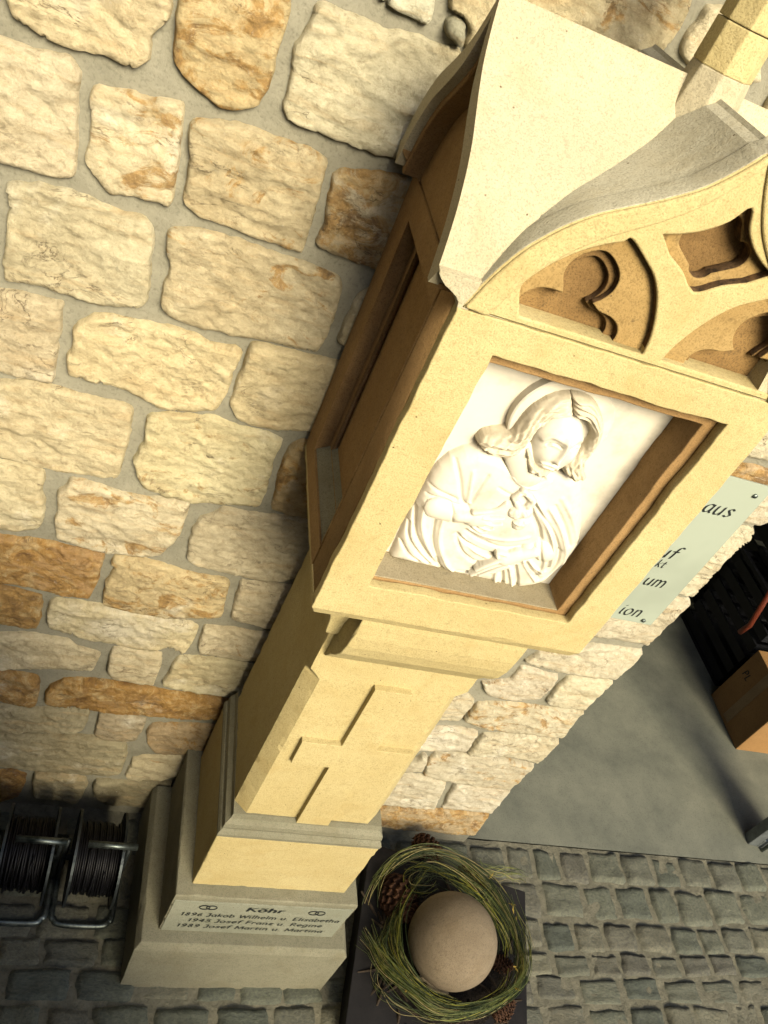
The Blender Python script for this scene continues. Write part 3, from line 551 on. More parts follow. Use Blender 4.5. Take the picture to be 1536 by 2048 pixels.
# central corbel below the head
cp = [(-.330, 1.268), (-.338, 1.276), (-.352, 1.300), (-.370, 1.322), (-.384, 1.345), (-.393, 1.375), (-.397, 1.405), (-.398, 1.440), (-.397, 1.466), (-.32, 1.466), (-.32, 1.268)]
bm = bmesh.new(); a_ = [bm.verts.new((.127, y, z)) for y, z in cp]; b_ = [bm.verts.new((.424, y, z)) for y, z in cp]
bm.faces.new(a_); bm.faces.new(b_[::-1])
for i in range(len(cp)): bm.faces.new((a_[i], b_[i], b_[i-1], a_[i-1]))
part('corbel', bm, M_YEL, .004, seg=3)
# head: front frame in two steps, side frames, core
def rc(a, b, c, d): return [(a, c), (b, c), (b, d), (a, d)]
def wob(P, amp, seed, step=.012):
    out = []
    for i in range(len(P)):
        a, b = Vector(P[i]), Vector(P[(i+1) % len(P)]); n = max(1, int((b-a).length/step))
        for k in range(n):
            p = a.lerp(b, k/n); j = noise.noise((p.x*40, p.y*40, seed)); k2 = noise.noise((p.x*9, p.y*9, seed+5))
            w_ = amp*(j*.6+max(0, k2-.15)*1.6) if k else 0
            d = (b-a).normalized(); out.append((p.x-d.y*w_, p.y+d.x*w_))
    return out
front = part('niche_frame', plate(wob(rc(XL, XR, 1.478, 2.002), .0024, 21, .006), [wob(rc(.104, .449, 1.537, 1.956), .0034, 3, .006)], YF, -.389, bevel=.002), M_YEL, 0)
bm = bmesh.new()                                                # splay between the frame and the reveal
o1 = [(.104, -.3885, 1.537), (.449, -.3885, 1.537), (.449, -.3885, 1.956), (.104, -.3885, 1.956)]
inner = plate(rc(.0385, .5095, 1.4795, 2.0005), [wob(rc(.107, .432, 1.541, 1.936), .0026, 9)], -.3885, -.328, bevel=.002)
part('niche_sill', box(.107, .432, -.3865, -.329, 1.5345, 1.5425), M_SILL, .001)
bm.free(); part('niche_reveal', inner, M_YELSHADE, 0)
part('niche_back', box(.0705, .4775, -.3275, -.03, 1.4785, 2.0), M_YELSHADE, 0)
part('side_frame', plate(rc(-.3275, YB, 1.478, 2.002), [wob(rc(-.3275+.0, -.085, 1.52, 1.958), .0015, 5)], XL, .0600, 'x', bevel=.002), M_YELSHADE, 0)
part('side_frame', plate(rc(-.3275, YB, 1.478, 2.002), [wob(rc(-.3275, -.085, 1.52, 1.958), .0015, 5)], .488, XR, 'x', bevel=.002), M_YELSHADE, 0)
for sx, xa, xb in ((1, .068, .099), (-1, .449, .48)):
    part('side_reveal', plate(rc(-.3270, -.019, 1.479, 2.001), [rc(-.3265, -.105, 1.54, 1.95)], (.0603 if sx == 1 else .4780), (.0702 if sx == 1 else .4877), 'x'), M_YELSHADE, 0)
x0 = XL+.004
bm = bmesh.new(); loft([[(x0, -.36, 1.522), (x0, -.087, 1.522), (.0702, -.095, 1.548), (.0702, -.36, 1.548)], [(x0, -.36, 1.50), (x0, -.087, 1.50), (.0702, -.095, 1.50), (.0702, -.36, 1.50)]], bm); part('side_sill', bm, M_GREY, 0)
# gables: ogee outline measured from the front
OG = [(0, 2.004), (.06, 2.045), (.14, 2.083), (.22, 2.108), (.30, 2.128), (.40, 2.147), (.52, 2.164), (.66, 2.184), (.80, 2.208), (.92, 2.240), (1, 2.268)]
def og(t):
    t = max(0, min(1, t))
    for (a, b), (c, d) in zip(OG, OG[1:]):
        if t <= c: return b+(d-b)*(t-a)/(c-a)
    return OG[-1][1]
ogs = catmull([(a, b, 0) for a, b in OG], 4)
def ogee(a0, a1, lift=0, cut=0):
    """outline of a gable between a0 and a1, left foot to right foot"""
    m = (a0+a1)/2; L = [(a0+p.x*(m-a0), p.y+lift) for p in ogs if p.x >= cut]; Rr = [(a1-p.x*(a1-m), p.y+lift) for p in reversed(ogs) if p.x >= cut]
    return L+Rr[1:]
def prism(P, d0, d1, axis):
    bm = bmesh.new(); mk = (lambda a, b, d: (a, d, b)) if axis == 'y' else (lambda a, b, d: (d, a, b))
    A = [bm.verts.new(mk(a, b, d0)) for a, b in P]; B = [bm.verts.new(mk(a, b, d1)) for a, b in P]
    bm.faces.new(A); bm.faces.new(B[::-1])
    for i in range(len(P)): bm.faces.new((A[i], B[i], B[i-1], A[i-1]))
    return bm
GL, GR = .044, .505
OF = ogee(GL, GR)
part('roof_slope', prism([(a-.003 if a < .27 else a+.003, b-.001) for a, b in OF]+[(GR, 2.0025), (GL, 2.0025)], -.3705, -.0245, 'y'), M_PALEGREY, 0)['label'] = 'ogee roof of the front gable, pale grey'
OS = ogee(YF+.001, YB-.001, .004)
def clipy(P, y): 
    Q = [p for p in P if p[0] >= y]; k = [i for i, p in enumerate(P) if p[0] >= y][0]; a, b = P[k-1], P[k]; t = (y-a[0])/(b[0]-a[0])
    return [(y, a[1]+(b[1]-a[1])*t)]+Q
shell = lambda P, e: P+[(-.2125+(a+.2125)*(1-e), b-.026) for a, b in reversed(P)]
def wedge(x0, x1):
    Q = [p for p in OS if p[0] <= -.362]; top = clipy(OS, -.362)[0]
    return prism(Q+[top, (-.362, 2.003), (YF+.001, 2.003)], x0, x1, 'x')
# continuous outer skin: front strips left and right of the front gable, then the full slope behind it
part('roof_slope', wedge(.0512, .0945), M_CREAM, 0)
part('roof_slope', wedge(.4545, .4978), M_CREAM, 0)
OC = clipy(OS, -.3621)
part('roof_slope', prism(OC+[(YB-.001, 2.003), (-.3621, 2.003)], .0512, .4978, 'x'), M_CREAM, 0)['label'] = 'smooth cream ogee roof of the side gables'
# side gables: verge slab with overhang to x=0 and kneelers, recessed field behind
ky = [(YF, 2.001), (YF, 2.03)]
for sx in (0, 1):
    X = (lambda v: v) if sx == 0 else (lambda v: .549-v)
    # cream slab edge (outer verge) reaching out over the side, with cyma kneeler below
    oo = [(YF+.001, 2.0365)]+[p for p in OS if p[1] > 2.037]+[(YB-.001, 2.0365)]
    ins = [( .212*-1+(a+.2125)*.90, b-.026) for a, b in oo]
    arch = oo+[(a, b) for a, b in reversed(ins)]
    part('verge', prism(arch, min(X(.0), X(.0511)), max(X(.0), X(.0511)), 'x'), M_CREAM, 0)
    ins2 = [(-.2125+(a+.2125)*.86, b-.034) for a, b in oo]
    arch2 = [(-.2125+(a+.2125)*.93, b-.022) for a, b in oo]+[(a, b) for a, b in reversed(ins2)]
    part('verge_roll', prism(arch2, min(X(.012), X(.05)), max(X(.012), X(.05)), 'x'), M_YELSHADE, .004, seg=3)
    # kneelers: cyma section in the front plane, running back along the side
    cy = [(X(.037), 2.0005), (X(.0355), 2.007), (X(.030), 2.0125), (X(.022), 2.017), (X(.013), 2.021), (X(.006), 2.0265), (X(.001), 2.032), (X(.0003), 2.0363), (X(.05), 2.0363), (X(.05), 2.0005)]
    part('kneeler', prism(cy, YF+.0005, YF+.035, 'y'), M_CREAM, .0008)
    part('kneeler', prism(cy, YB-.035, YB-.0005, 'y'), M_YELSHADE, .0008)
    part('side_field', prism([(a, b-.006) for a, b in OS]+[(YB-.004, 2.0035), (YF+.004, 2.0035)], min(X(.04), X(.0515)), max(X(.04), X(.0515)), 'x'), M_YELSHADE, 0)
# front gable plate with tracery openings
cxm = .292
L1 = [(0.1101,2.0117),(0.0963,2.0411),(0.0978,2.0557),(0.111,2.0769),(0.1342,2.1012),(0.1557,2.1173),(0.1767,2.1288),(0.1842,2.1342),(0.2124,2.1183),(0.2336,2.1038),(0.2488,2.0864),(0.262,2.0644),(0.2734,2.0373),(0.2784,2.0087)]
L1[0] = (L1[0][0], 2.013); L1[-1] = (L1[-1][0], 2.013)
L1s = [(p.x, p.y) for p in catmull([(a, b, 0) for a, b in L1], 5)]
S1 = [(0.2161,2.1508),(0.2572,2.1748),(0.2949,2.2006),(0.3171,2.1834),(0.3442,2.1654)]
S2 = [(0.3307,2.1407),(0.2885,2.1282),(0.2314,2.1427)]
# soufflet is symmetric about the gable axis
SF = [(.214, 2.150), (.236, 2.158), (.258, 2.170), (.276, 2.186), (.289, 2.206)]
SFr = [(2*.289-a, b) for a, b in reversed(SF[:-1])]
SB = [(2*.289-.236, 2.132), (2*.289-.262, 2.120), (.289, 2.103), (.262, 2.120), (.236, 2.132)]
souf = [(p.x, p.y) for p in catmull([(a, b, 0) for a, b in SF+SFr], 4)]+[(p.x, p.y) for p in catmull([(a, b, 0) for a, b in SB], 4)]
right = [(2*cxm-a, b) for a, b in reversed(L1s)]
outer = OF+[(GR, 2.0028), (GL, 2.0028)]
outer = [(XL+.0015, 2.0028)]+[(a-.003 if a < .27 else a+.003, b+.001) for a, b in OF]+[(XR-.0015, 2.0028)]
part('gable_tracery', plate(outer, [L1s, right, souf], YF, -.3708, bevel=.003, res=4), M_YEL, 0)
# raised verge moulding along the ogee
up = ogee(GL, GR, .0008); lo = [(.2745+(a-.2745)*.90, b-.018-.01*abs(a-.2745)/.23) for a, b in up]
part('verge_moulding', prism(up+[(a, max(b, 2.0028)) for a, b in reversed(lo)], YF-.004, YF+.01, 'y'), M_YEL, .003, seg=3)
# second order: trefoil-headed plates inside the two lights
def lobes(cs, n=14):
    P = []
    for (cx, cz, r, a0, a1) in cs:
        for k in range(n+1):
            t = math.radians(a0+(a1-a0)*k/n); P.append((cx+r*math.cos(t), cz+r*math.sin(t)))
    return P
path = [(.238, 2.006), (.240, 2.020), (.233, 2.033), (.219, 2.040), (.203, 2.042), (.190, 2.049), (.199, 2.058), (.205, 2.072), (.202, 2.088), (.188, 2.102), (.170, 2.109), (.153, 2.102), (.141, 2.088), (.139, 2.072), (.146, 2.058), (.150, 2.049), (.138, 2.050), (.121, 2.047), (.108, 2.036), (.103, 2.021), (.104, 2.006)]
def cusped(P): return [(p.x, p.y) for q in (P[:6], P[5:16], P[15:]) for p in catmull([(a, b, 0) for a, b in q], 4)]
p1 = cusped(path); p2 = cusped([(.1705+(a-.1705)*.84, 2.006+(b-2.006)*.88) for a, b in path])
for mir in (0, 1):
    fx = (lambda a: a) if not mir else (lambda a: 2*cxm-a)
    arch_ = [(.0895, 2.006), (.0895, 2.06), (.108, 2.092), (.15, 2.127), (.186, 2.144), (.22, 2.127), (.257, 2.10), (.285, 2.06), (.2875, 2.006)]
    for pp, d0, d1 in ((p1, -.3945, -.3835), (p2, -.3833, -.3722)):
        outl = [(fx(a), b) for a, b in arch_+pp]
        if mir: outl.reverse()
        part('trefoil', plate(outl, [], d0, d1, bevel=.0018), M_SOOTSHADE if d0 > -.39 else M_TRAC, 0)
qs = [(.289, 2.133), (.253, 2.150), (.325, 2.150), (.289, 2.172)]
ql = lobes([(.289, 2.130, .016, 200, 340), (.318, 2.152, .016, -60, 110), (.289, 2.176, .015, 20, 160), (.260, 2.152, .016, 70, 240)])
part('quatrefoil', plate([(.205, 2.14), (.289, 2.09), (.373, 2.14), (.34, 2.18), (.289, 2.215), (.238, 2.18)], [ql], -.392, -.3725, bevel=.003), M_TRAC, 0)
part('gable_field', prism(ogee(GL+.004, GR-.004, -.006)+[(GR-.004, 2.003), (GL+.004, 2.003)], -.3718, -.3701, 'y'), M_SOOTSHADE, 0)
def crust_shade(o, test):  # paints crust and shade on tracery walls turned from the sun
    me = o.data; me.materials.append(M_CRUSTSHADE)
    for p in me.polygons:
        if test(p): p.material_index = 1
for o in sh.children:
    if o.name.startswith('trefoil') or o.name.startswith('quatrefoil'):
        crust_shade(o, lambda p: abs(p.normal.y) < .5 and p.normal.x < .2)
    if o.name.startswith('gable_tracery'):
        crust_shade(o, lambda p: abs(p.normal.y) < .35 and p.center.y > YF+.006 and p.center.z > 2.02 and p.normal.x < -.15 and p.center.z < og(1-abs(p.center.x-.2745)/.2305)-.014)
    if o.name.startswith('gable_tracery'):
        o.data.materials.append(M_PALEGREY)
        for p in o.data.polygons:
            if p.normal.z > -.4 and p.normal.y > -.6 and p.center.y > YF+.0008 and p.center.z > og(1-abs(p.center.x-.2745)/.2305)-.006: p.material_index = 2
# pinnacle on the crossing
def octr(cx, cy, r, z, c=.42):
    k = r*c; return [(cx-k, cy-r, z), (cx+k, cy-r, z), (cx+r, cy-k, z), (cx+r, cy+k, z), (cx+k, cy+r, z), (cx-k, cy+r, z), (cx-r, cy+k, z), (cx-r, cy-k, z)]
px, py = .281, -.2125
part('pinnacle_foot', loft([octr(px, py, .046, 2.20), octr(px, py, .040, 2.25), octr(px, py, .0345, 2.289)]), M_CREAM, .002)
part('pinnacle', loft([octr(px, py, .035, 2.2885), octr(px, py, .034, 2.3355)]), M_YEL, .0015)
part('pinnacle', loft([octr(px, py, .034, 2.3365), octr(px, py, .0335, 2.42), octr(px, py, .045, 2.44), octr(px, py, .045, 2.455), octr(px, py, .004, 2.62)]), M_YEL, .0015)

def chip(o, cuts, amp, seed, maxlen=.9):
    bm = bmesh.new(); bm.from_mesh(o.data)
    segs = [(e.verts[0].co.copy(), e.verts[1].co.copy()) for e in bm.edges if len(e.link_faces) == 2 and e.calc_face_angle(0) > .4]
    cx_ = sum((v.co.x for v in bm.verts))/len(bm.verts); cy_ = sum((v.co.y for v in bm.verts))/len(bm.verts)
    for _ in range(cuts):
        long_ = [e for e in bm.edges if e.calc_length() > .010]
        if not long_: break
        bmesh.ops.subdivide_edges(bm, edges=long_, cuts=1, use_grid_fill=True)
    for v in bm.verts:
        dm = 9
        for a, b in segs:
            t = max(0, min(1, (v.co-a).dot(b-a)/max(1e-9, (b-a).length_squared))); dm = min(dm, (v.co-a-(b-a)*t).length)
            if dm < .0005: break
        if dm < .008:
            q = v.co; n1 = noise.noise(q*55+Vector((seed, 0, 0))); n2 = noise.noise(q*16+Vector((0, seed, 0)))
            k = (1-dm/.008)*amp*(.35+max(0, n2-.08)*4.0)*max(0, .5+n1)
            d = Vector((cx_-q.x, cy_-q.y, 0)).normalized(); v.co = q+d*k
    me = o.data; bm.to_mesh(me); bm.free()
    for m_ in list(o.modifiers): m_.width = min(m_.width, .0012); m_.segments = 1
for nm_, cu_, am_ in (('shaft', 6, .0022), ('plinth_block', 6, .0024), ('base_block', 6, .0022), ('inscription_block', 6, .003), ('cove', 6, .002), ('corbel', 6, .0018)):
    for o in [c for c in sh.children if c.name.split('.')[0] == nm_]: chip(o, cu_, am_, len(nm_)*3.1)
# ---- lettering with a broad nib -------------------------------------------------
G = {
 'h': (.50, [[(.08,.78),(.08,0)], [(.08,.34),(.2,.48),(.33,.46),(.38,.32),(.38,0)]]),
 'a': (.50, [[(.38,.44),(.22,.48),(.08,.34),(.08,.12),(.2,.0),(.34,.12),(.38,.3)], [(.38,.48),(.38,.08),(.44,.0)]]),
 'u': (.50, [[(.07,.47),(.07,.14),(.16,.0),(.30,.06),(.38,.2)], [(.38,.48),(.38,0)]]),
 's': (.40, [[(.32,.42),(.2,.49),(.09,.38),(.2,.26),(.31,.13),(.18,.0),(.06,.06)]]),
 'f': (.34, [[(.38,.74),(.26,.78),(.17,.64),(.15,.0)], [(.03,.46),(.3,.46)]]),
 'k': (.46, [[(.08,.78),(.08,0)], [(.36,.48),(.1,.24)], [(.16,.28),(.40,0)]]),
 't': (.34, [[(.15,.64),(.14,.12),(.2,.0),(.30,.05)], [(.03,.46),(.29,.46)]]),
 'm': (.76, [[(.08,.48),(.08,0)], [(.08,.34),(.2,.48),(.31,.44),(.35,.3),(.35,0)], [(.35,.34),(.48,.48),(.59,.44),(.64,.3),(.64,0)]]),
 'i': (.24, [[(.1,.47),(.1,.08),(.17,.0)], [(.1,.65),(.12,.68)]]),
 'o': (.52, [[(.24,.49),(.08,.38),(.06,.18),(.18,.0),(.34,.04),(.43,.22),(.38,.42),(.24,.49)]]),
 'ö': (.52, [[(.24,.49),(.08,.38),(.06,.18),(.18,.0),(.34,.04),(.43,.22),(.38,.42),(.24,.49)], [(.10,.66),(.16,.72)], [(.32,.66),(.38,.72)]]),
 'n': (.50, [[(.08,.48),(.08,0)], [(.08,.34),(.22,.48),(.34,.45),(.38,.3),(.38,0)]]),
 'r': (.36, [[(.08,.48),(.08,0)], [(.08,.32),(.18,.46),(.30,.46)]]),
 'e': (.46, [[(.08,.24),(.38,.28),(.34,.44),(.22,.49),(.08,.36),(.08,.14),(.2,.0),(.36,.07)]]),
 'l': (.22, [[(.1,.78),(.1,.0)]]),
 'b': (.50, [[(.08,.78),(.08,.04),(.22,.0),(.38,.12),(.40,.34),(.28,.48),(.1,.38)]]),
 'g': (.50, [[(.38,.46),(.2,.48),(.07,.34),(.08,.12),(.2,.02),(.38,.14)], [(.38,.48),(.38,-.12),(.24,-.24),(.08,-.2)]]),
 'z': (.42, [[(.06,.46),(.36,.46),(.06,.02),(.38,.02)]]),
 '.': (.22, [[(.08,.02),(.11,.03)]]),
 'K': (.60, [[(.09,.74),(.09,0)], [(.48,.74),(.12,.36)], [(.2,.42),(.54,0)]]),
 'J': (.36, [[(.04,.74),(.26,.74)], [(.24,.74),(.24,.1),(.14,-.05),(.02,-.02)]]),
 'W': (.86, [[(.04,.74),(.22,.0),(.42,.66),(.62,.0),(.82,.74)]]),
 'E': (.50, [[(.40,.74),(.09,.74),(.09,0),(.42,0)], [(.09,.38),(.34,.38)]]),
 'F': (.48, [[(.40,.74),(.09,.74),(.09,0)], [(.09,.38),(.34,.38)]]),
 'R': (.56, [[(.09,0),(.09,.74),(.34,.72),(.40,.56),(.30,.40),(.1,.38)], [(.24,.38),(.48,0)]]),
 'M': (.78, [[(.07,0),(.12,.74),(.38,.1),(.64,.74),(.70,0)]]),
 'P': (.50, [[(.09,0),(.09,.74),(.34,.72),(.40,.56),(.30,.40),(.1,.38)]]),
 'L': (.44, [[(.09,.74),(.09,0),(.38,0)]]),
 '1': (.36, [[(.08,.60),(.20,.72),(.20,0)]]),
 '8': (.50, [[(.24,.72),(.1,.58),(.22,.40),(.38,.2),(.24,0),(.08,.18),(.24,.38),(.36,.58),(.24,.72)]]),
 '9': (.50, [[(.38,.5),(.24,.34),(.08,.5),(.2,.72),(.36,.64),(.38,.4),(.26,.1),(.12,0)]]),
 '6': (.50, [[(.34,.72),(.16,.5),(.08,.22),(.22,0),(.38,.16),(.3,.38),(.1,.3)]]),
 '4': (.52, [[(.34,0),(.34,.72),(.06,.22),(.46,.22)]]),
 '5': (.46, [[(.38,.72),(.14,.72),(.11,.42),(.32,.42),(.36,.16),(.2,0),(.06,.06)]]),
 ' ': (.30, []),
}
def lettering(text, x, z, size, y, wide=1.0, slant=.18, nib=.085, ang=35, nt_=.028, base=0.0, spc=.04):
    bm = bmesh.new(); ca, sa = math.cos(math.radians(ang)), math.sin(math.radians(ang)); lay = 0
    hx, hz = nib/2*ca, nib/2*sa; tx, tz = -nt_/2*sa, nt_/2*ca
    quad = [(hx+tx, hz+tz), (-hx+tx, -hz+tz), (-hx-tx, -hz-tz), (hx-tx, hz-tz)]
    cxx = 0
    for ch in text:
        adv, strokes = G[ch]
        for st in strokes:
            curved = len(st) > 3 and ch not in 'WMEFz4KL'
            pts = [(p.x, p.y) for p in catmull([(a, b, 0) for a, b in st], 5)] if curved else st
            for (a0, b0), (a1, b1) in zip(pts, pts[1:]):
                P = [(a0+q[0], b0+q[1]) for q in quad]+[(a1+q[0], b1+q[1]) for q in quad]
                P = sorted(set((round(a, 5), round(b, 5)) for a, b in P))
                def half(Q):
                    h = []
                    for p in Q:
                        while len(h) > 1 and (h[-1][0]-h[-2][0])*(p[1]-h[-2][1])-(h[-1][1]-h[-2][1])*(p[0]-h[-2][0]) <= 0: h.pop()
                        h.append(p)
                    return h[:-1]
                H = half(P)+half(P[::-1]); lay += 1
                if len(H) < 3: continue
                bm.faces.new([bm.verts.new((x+(cxx+a+slant*b)*size*wide, y-.00003*(lay % 12), z+b*size)) for a, b in H])
        cxx += adv+spc
    return bm, cxx*size*wide
def line(text, x0, x1, z, size, y, parent, mat=M_INK, **k):
    bm, wdt = lettering(text, 0, 0, size, 0, **k); bm.free()
    k['wide'] = k.get('wide', 1)*(x1-x0)/wdt
    bm, _ = lettering(text, x0, z, size, y, **k)
    return obj('lettering', bm, mat, parent)
YI = -.3963
line('Köhr', .233, .330, .337, .029, YI, insc, slant=.12, nib=.14, nt_=.07)
line('1896 Jakob Wilhelm u. Elisabetha', .082, .487, .2965, .0235, YI, insc, slant=.12, nib=.10, nt_=.05)
line('1945 Josef Franz u. Regine', .106, .452, .2625, .0235, YI, insc, slant=.12, nib=.10, nt_=.05)
line('1989 Josef Martin u. Martina', .086, .464, .2285, .0235, YI, insc, slant=.12, nib=.10, nt_=.05)
for rx in (.140, .412):
    for dx in (-.0085, .0085):
        bm = bmesh.new(); path = [(rx+dx+.0125*math.cos(t*math.pi/14), YI-.0004, .348+.0105*math.sin(t*math.pi/14)) for t in range(29)]
        tube(path, .0013, bm, 5, False); obj('wedding_ring_emblem', bm, M_INK, insc, smooth=True)

# ================================================================== RELIEF
PY = -.3272
rel = empty('portrait_relief', (.28, PY, 1.545)); tag(rel, 'white relief in the niche of a haloed bearded man pointing at his heart', 'relief')
RO = Vector((-.28, -PY, -1.545))
def rpart(name, me, mat, smooth=True, parent=None):
    o = obj(name, me, mat, parent or rel, smooth=smooth)
    if parent is None: o.location = RO
    return o
rpart('backing_panel', box(.108, .4315, PY-.003, PY, 1.5415, 1.955), M_WHITE, False)
x0g, x1g, z0g, z1g, stp = .108, .4315, 1.5415, 1.95, .0011
gx = np.arange(x0g, x1g, stp); gz = np.arange(z0g, z1g, stp)
GX, GZ = np.meshgrid(gx, gz, indexing='ij')
def nn(sc, seed, oct=3):
    """value noise on the grid"""
    rg = np.random.RandomState(seed); out = np.zeros_like(GX); amp = 1
    for o_ in range(oct):
        s = sc*2**o_; T = rg.rand(64, 64); u = (GX*s) % 63; v_ = (GZ*s) % 63; iu = u.astype(int); iv = v_.astype(int); fu = u-iu; fv = v_-iv
        fu = fu*fu*(3-2*fu); fv = fv*fv*(3-2*fv); iu1 = (iu+1) % 64; iv1 = (iv+1) % 64
        out += amp*((T[iu, iv]*(1-fu)+T[iu1, iv]*fu)*(1-fv)+(T[iu, iv1]*(1-fu)+T[iu1, iv1]*fu)*fv-.5); amp *= .5
    return out
def pdist(P, rad=None):
    """distance to a polyline, and the radius interpolated along it"""
    D = np.full(GX.shape, 9.0); RR = np.zeros(GX.shape)
    for i in range(len(P)-1):
        ax, az_ = P[i]; bx, bz = P[i+1]; vx, vz = bx-ax, bz-az_; L2 = vx*vx+vz*vz+1e-12
        t = np.clip(((GX-ax)*vx+(GZ-az_)*vz)/L2, 0, 1); d = np.hypot(GX-ax-t*vx, GZ-az_-t*vz); m = d < D
        D[m] = d[m]
        if rad is not None: RR[m] = (rad[i]*(1-t)+rad[i+1]*t)[m]
    return D, RR
def sp2(P, n=6): return [(p.x, p.y) for p in catmull([(a, b, 0) for a, b in P], n)]
def inside(P):
    c = np.zeros(GX.shape, bool); j = len(P)-1
    for i in range(len(P)):
        xi, zi = P[i]; xj, zj = P[j]
        if zi != zj:
            c ^= ((zi > GZ) != (zj > GZ)) & (GX < (xj-xi)*(GZ-zi)/(zj-zi)+xi)
        j = i
    return c
def slab(P, H, fall):
    """raised area with a rounded border"""
    Pc = P+[P[0]]; D, _ = pdist(Pc); m = inside(P)
    h = H*np.sqrt(np.clip(1-(1-np.clip(D/fall, 0, 1))**2, 0, 1)); return np.where(m, h, -.01)
def cap(P, rad, hgt, lift=0.0):
    D, RR = pdist(P, rad); q = 1-(D/np.maximum(RR, 1e-6))**2
    return np.where(q > 0, lift+hgt*np.sqrt(np.clip(q, 0, 1)), -.01)
def ridge(P, w_, a, n=6):
    D, _ = pdist(sp2(P, n)); return a*np.exp(-(D/w_)**2)
def ell(c, ax, az_, H, rot=0, lift=0):
    cr, sr = math.cos(rot), math.sin(rot); u = (GX-c[0])*cr+(GZ-c[1])*sr; v_ = -(GX-c[0])*sr+(GZ-c[1])*cr
    q = 1-(u/ax)**2-(v_/az_)**2; return np.where(q > 0, lift+H*np.sqrt(np.clip(q, 0, 1)), -.01)
def gz_(c, s, a): return a*np.exp(-(((GX-c[0])**2+(GZ-c[1])**2)/s**2))
def surf(name, H, mat, thr=0.0005, parent=None):
    m = H > thr; idx = -np.ones(GX.shape, int)
    cell = m[:-1, :-1] | m[1:, :-1] | m[:-1, 1:] | m[1:, 1:]
    use = np.zeros(GX.shape, bool); use[:-1, :-1] |= cell; use[1:, :-1] |= cell; use[:-1, 1:] |= cell; use[1:, 1:] |= cell
    n = use.sum(); idx[use] = np.arange(n)
    V_ = np.stack([GX[use], PY-.003-np.maximum(H[use], -.0015), GZ[use]], 1)
    I, J = np.nonzero(cell); F = np.stack([idx[I, J], idx[I+1, J], idx[I+1, J+1], idx[I, J+1]], 1)
    me = bpy.data.meshes.new(name); me.vertices.add(n); me.vertices.foreach_set('co', V_.astype(np.float32).ravel())
    me.loops.add(F.size); me.loops.foreach_set('vertex_index', F.ravel().astype(np.int32))
    me.polygons.add(len(F)); me.polygons.foreach_set('loop_start', np.arange(0, F.size, 4, dtype=np.int32)); me.polygons.foreach_set('loop_total', np.full(len(F), 4, np.int32))
    me.update(calc_edges=True); me.validate()
    return rpart(name, me, mat, True, parent)
RB = [(0.1434,1.5422),(0.1397,1.5968),(0.1384,1.6397),(0.1397,1.6815),(0.1386,1.7173),(0.1418,1.7359),(0.1499,1.7556),(0.1649,1.772),(0.1825,1.7824),(0.2103,1.784),(0.2415,1.7796),(0.2683,1.7736),(0.2872,1.7827),(0.3095,1.7858),(0.333,1.7821),(0.3529,1.7771),(0.3823,1.7293),(0.4119,1.6778),(0.4246,1.6479),(0.4246,1.6133),(0.4193,1.5806),(0.4135,1.5571),(0.3959,1.5422),(0.3715,1.5301),(0.3392,1.527),(0.3188,1.5343),(0.2758,1.5349),(0.236,1.5373),(0.1877,1.5394)]
robe = slab(RB, .021, .022)
m_ = robe > 0
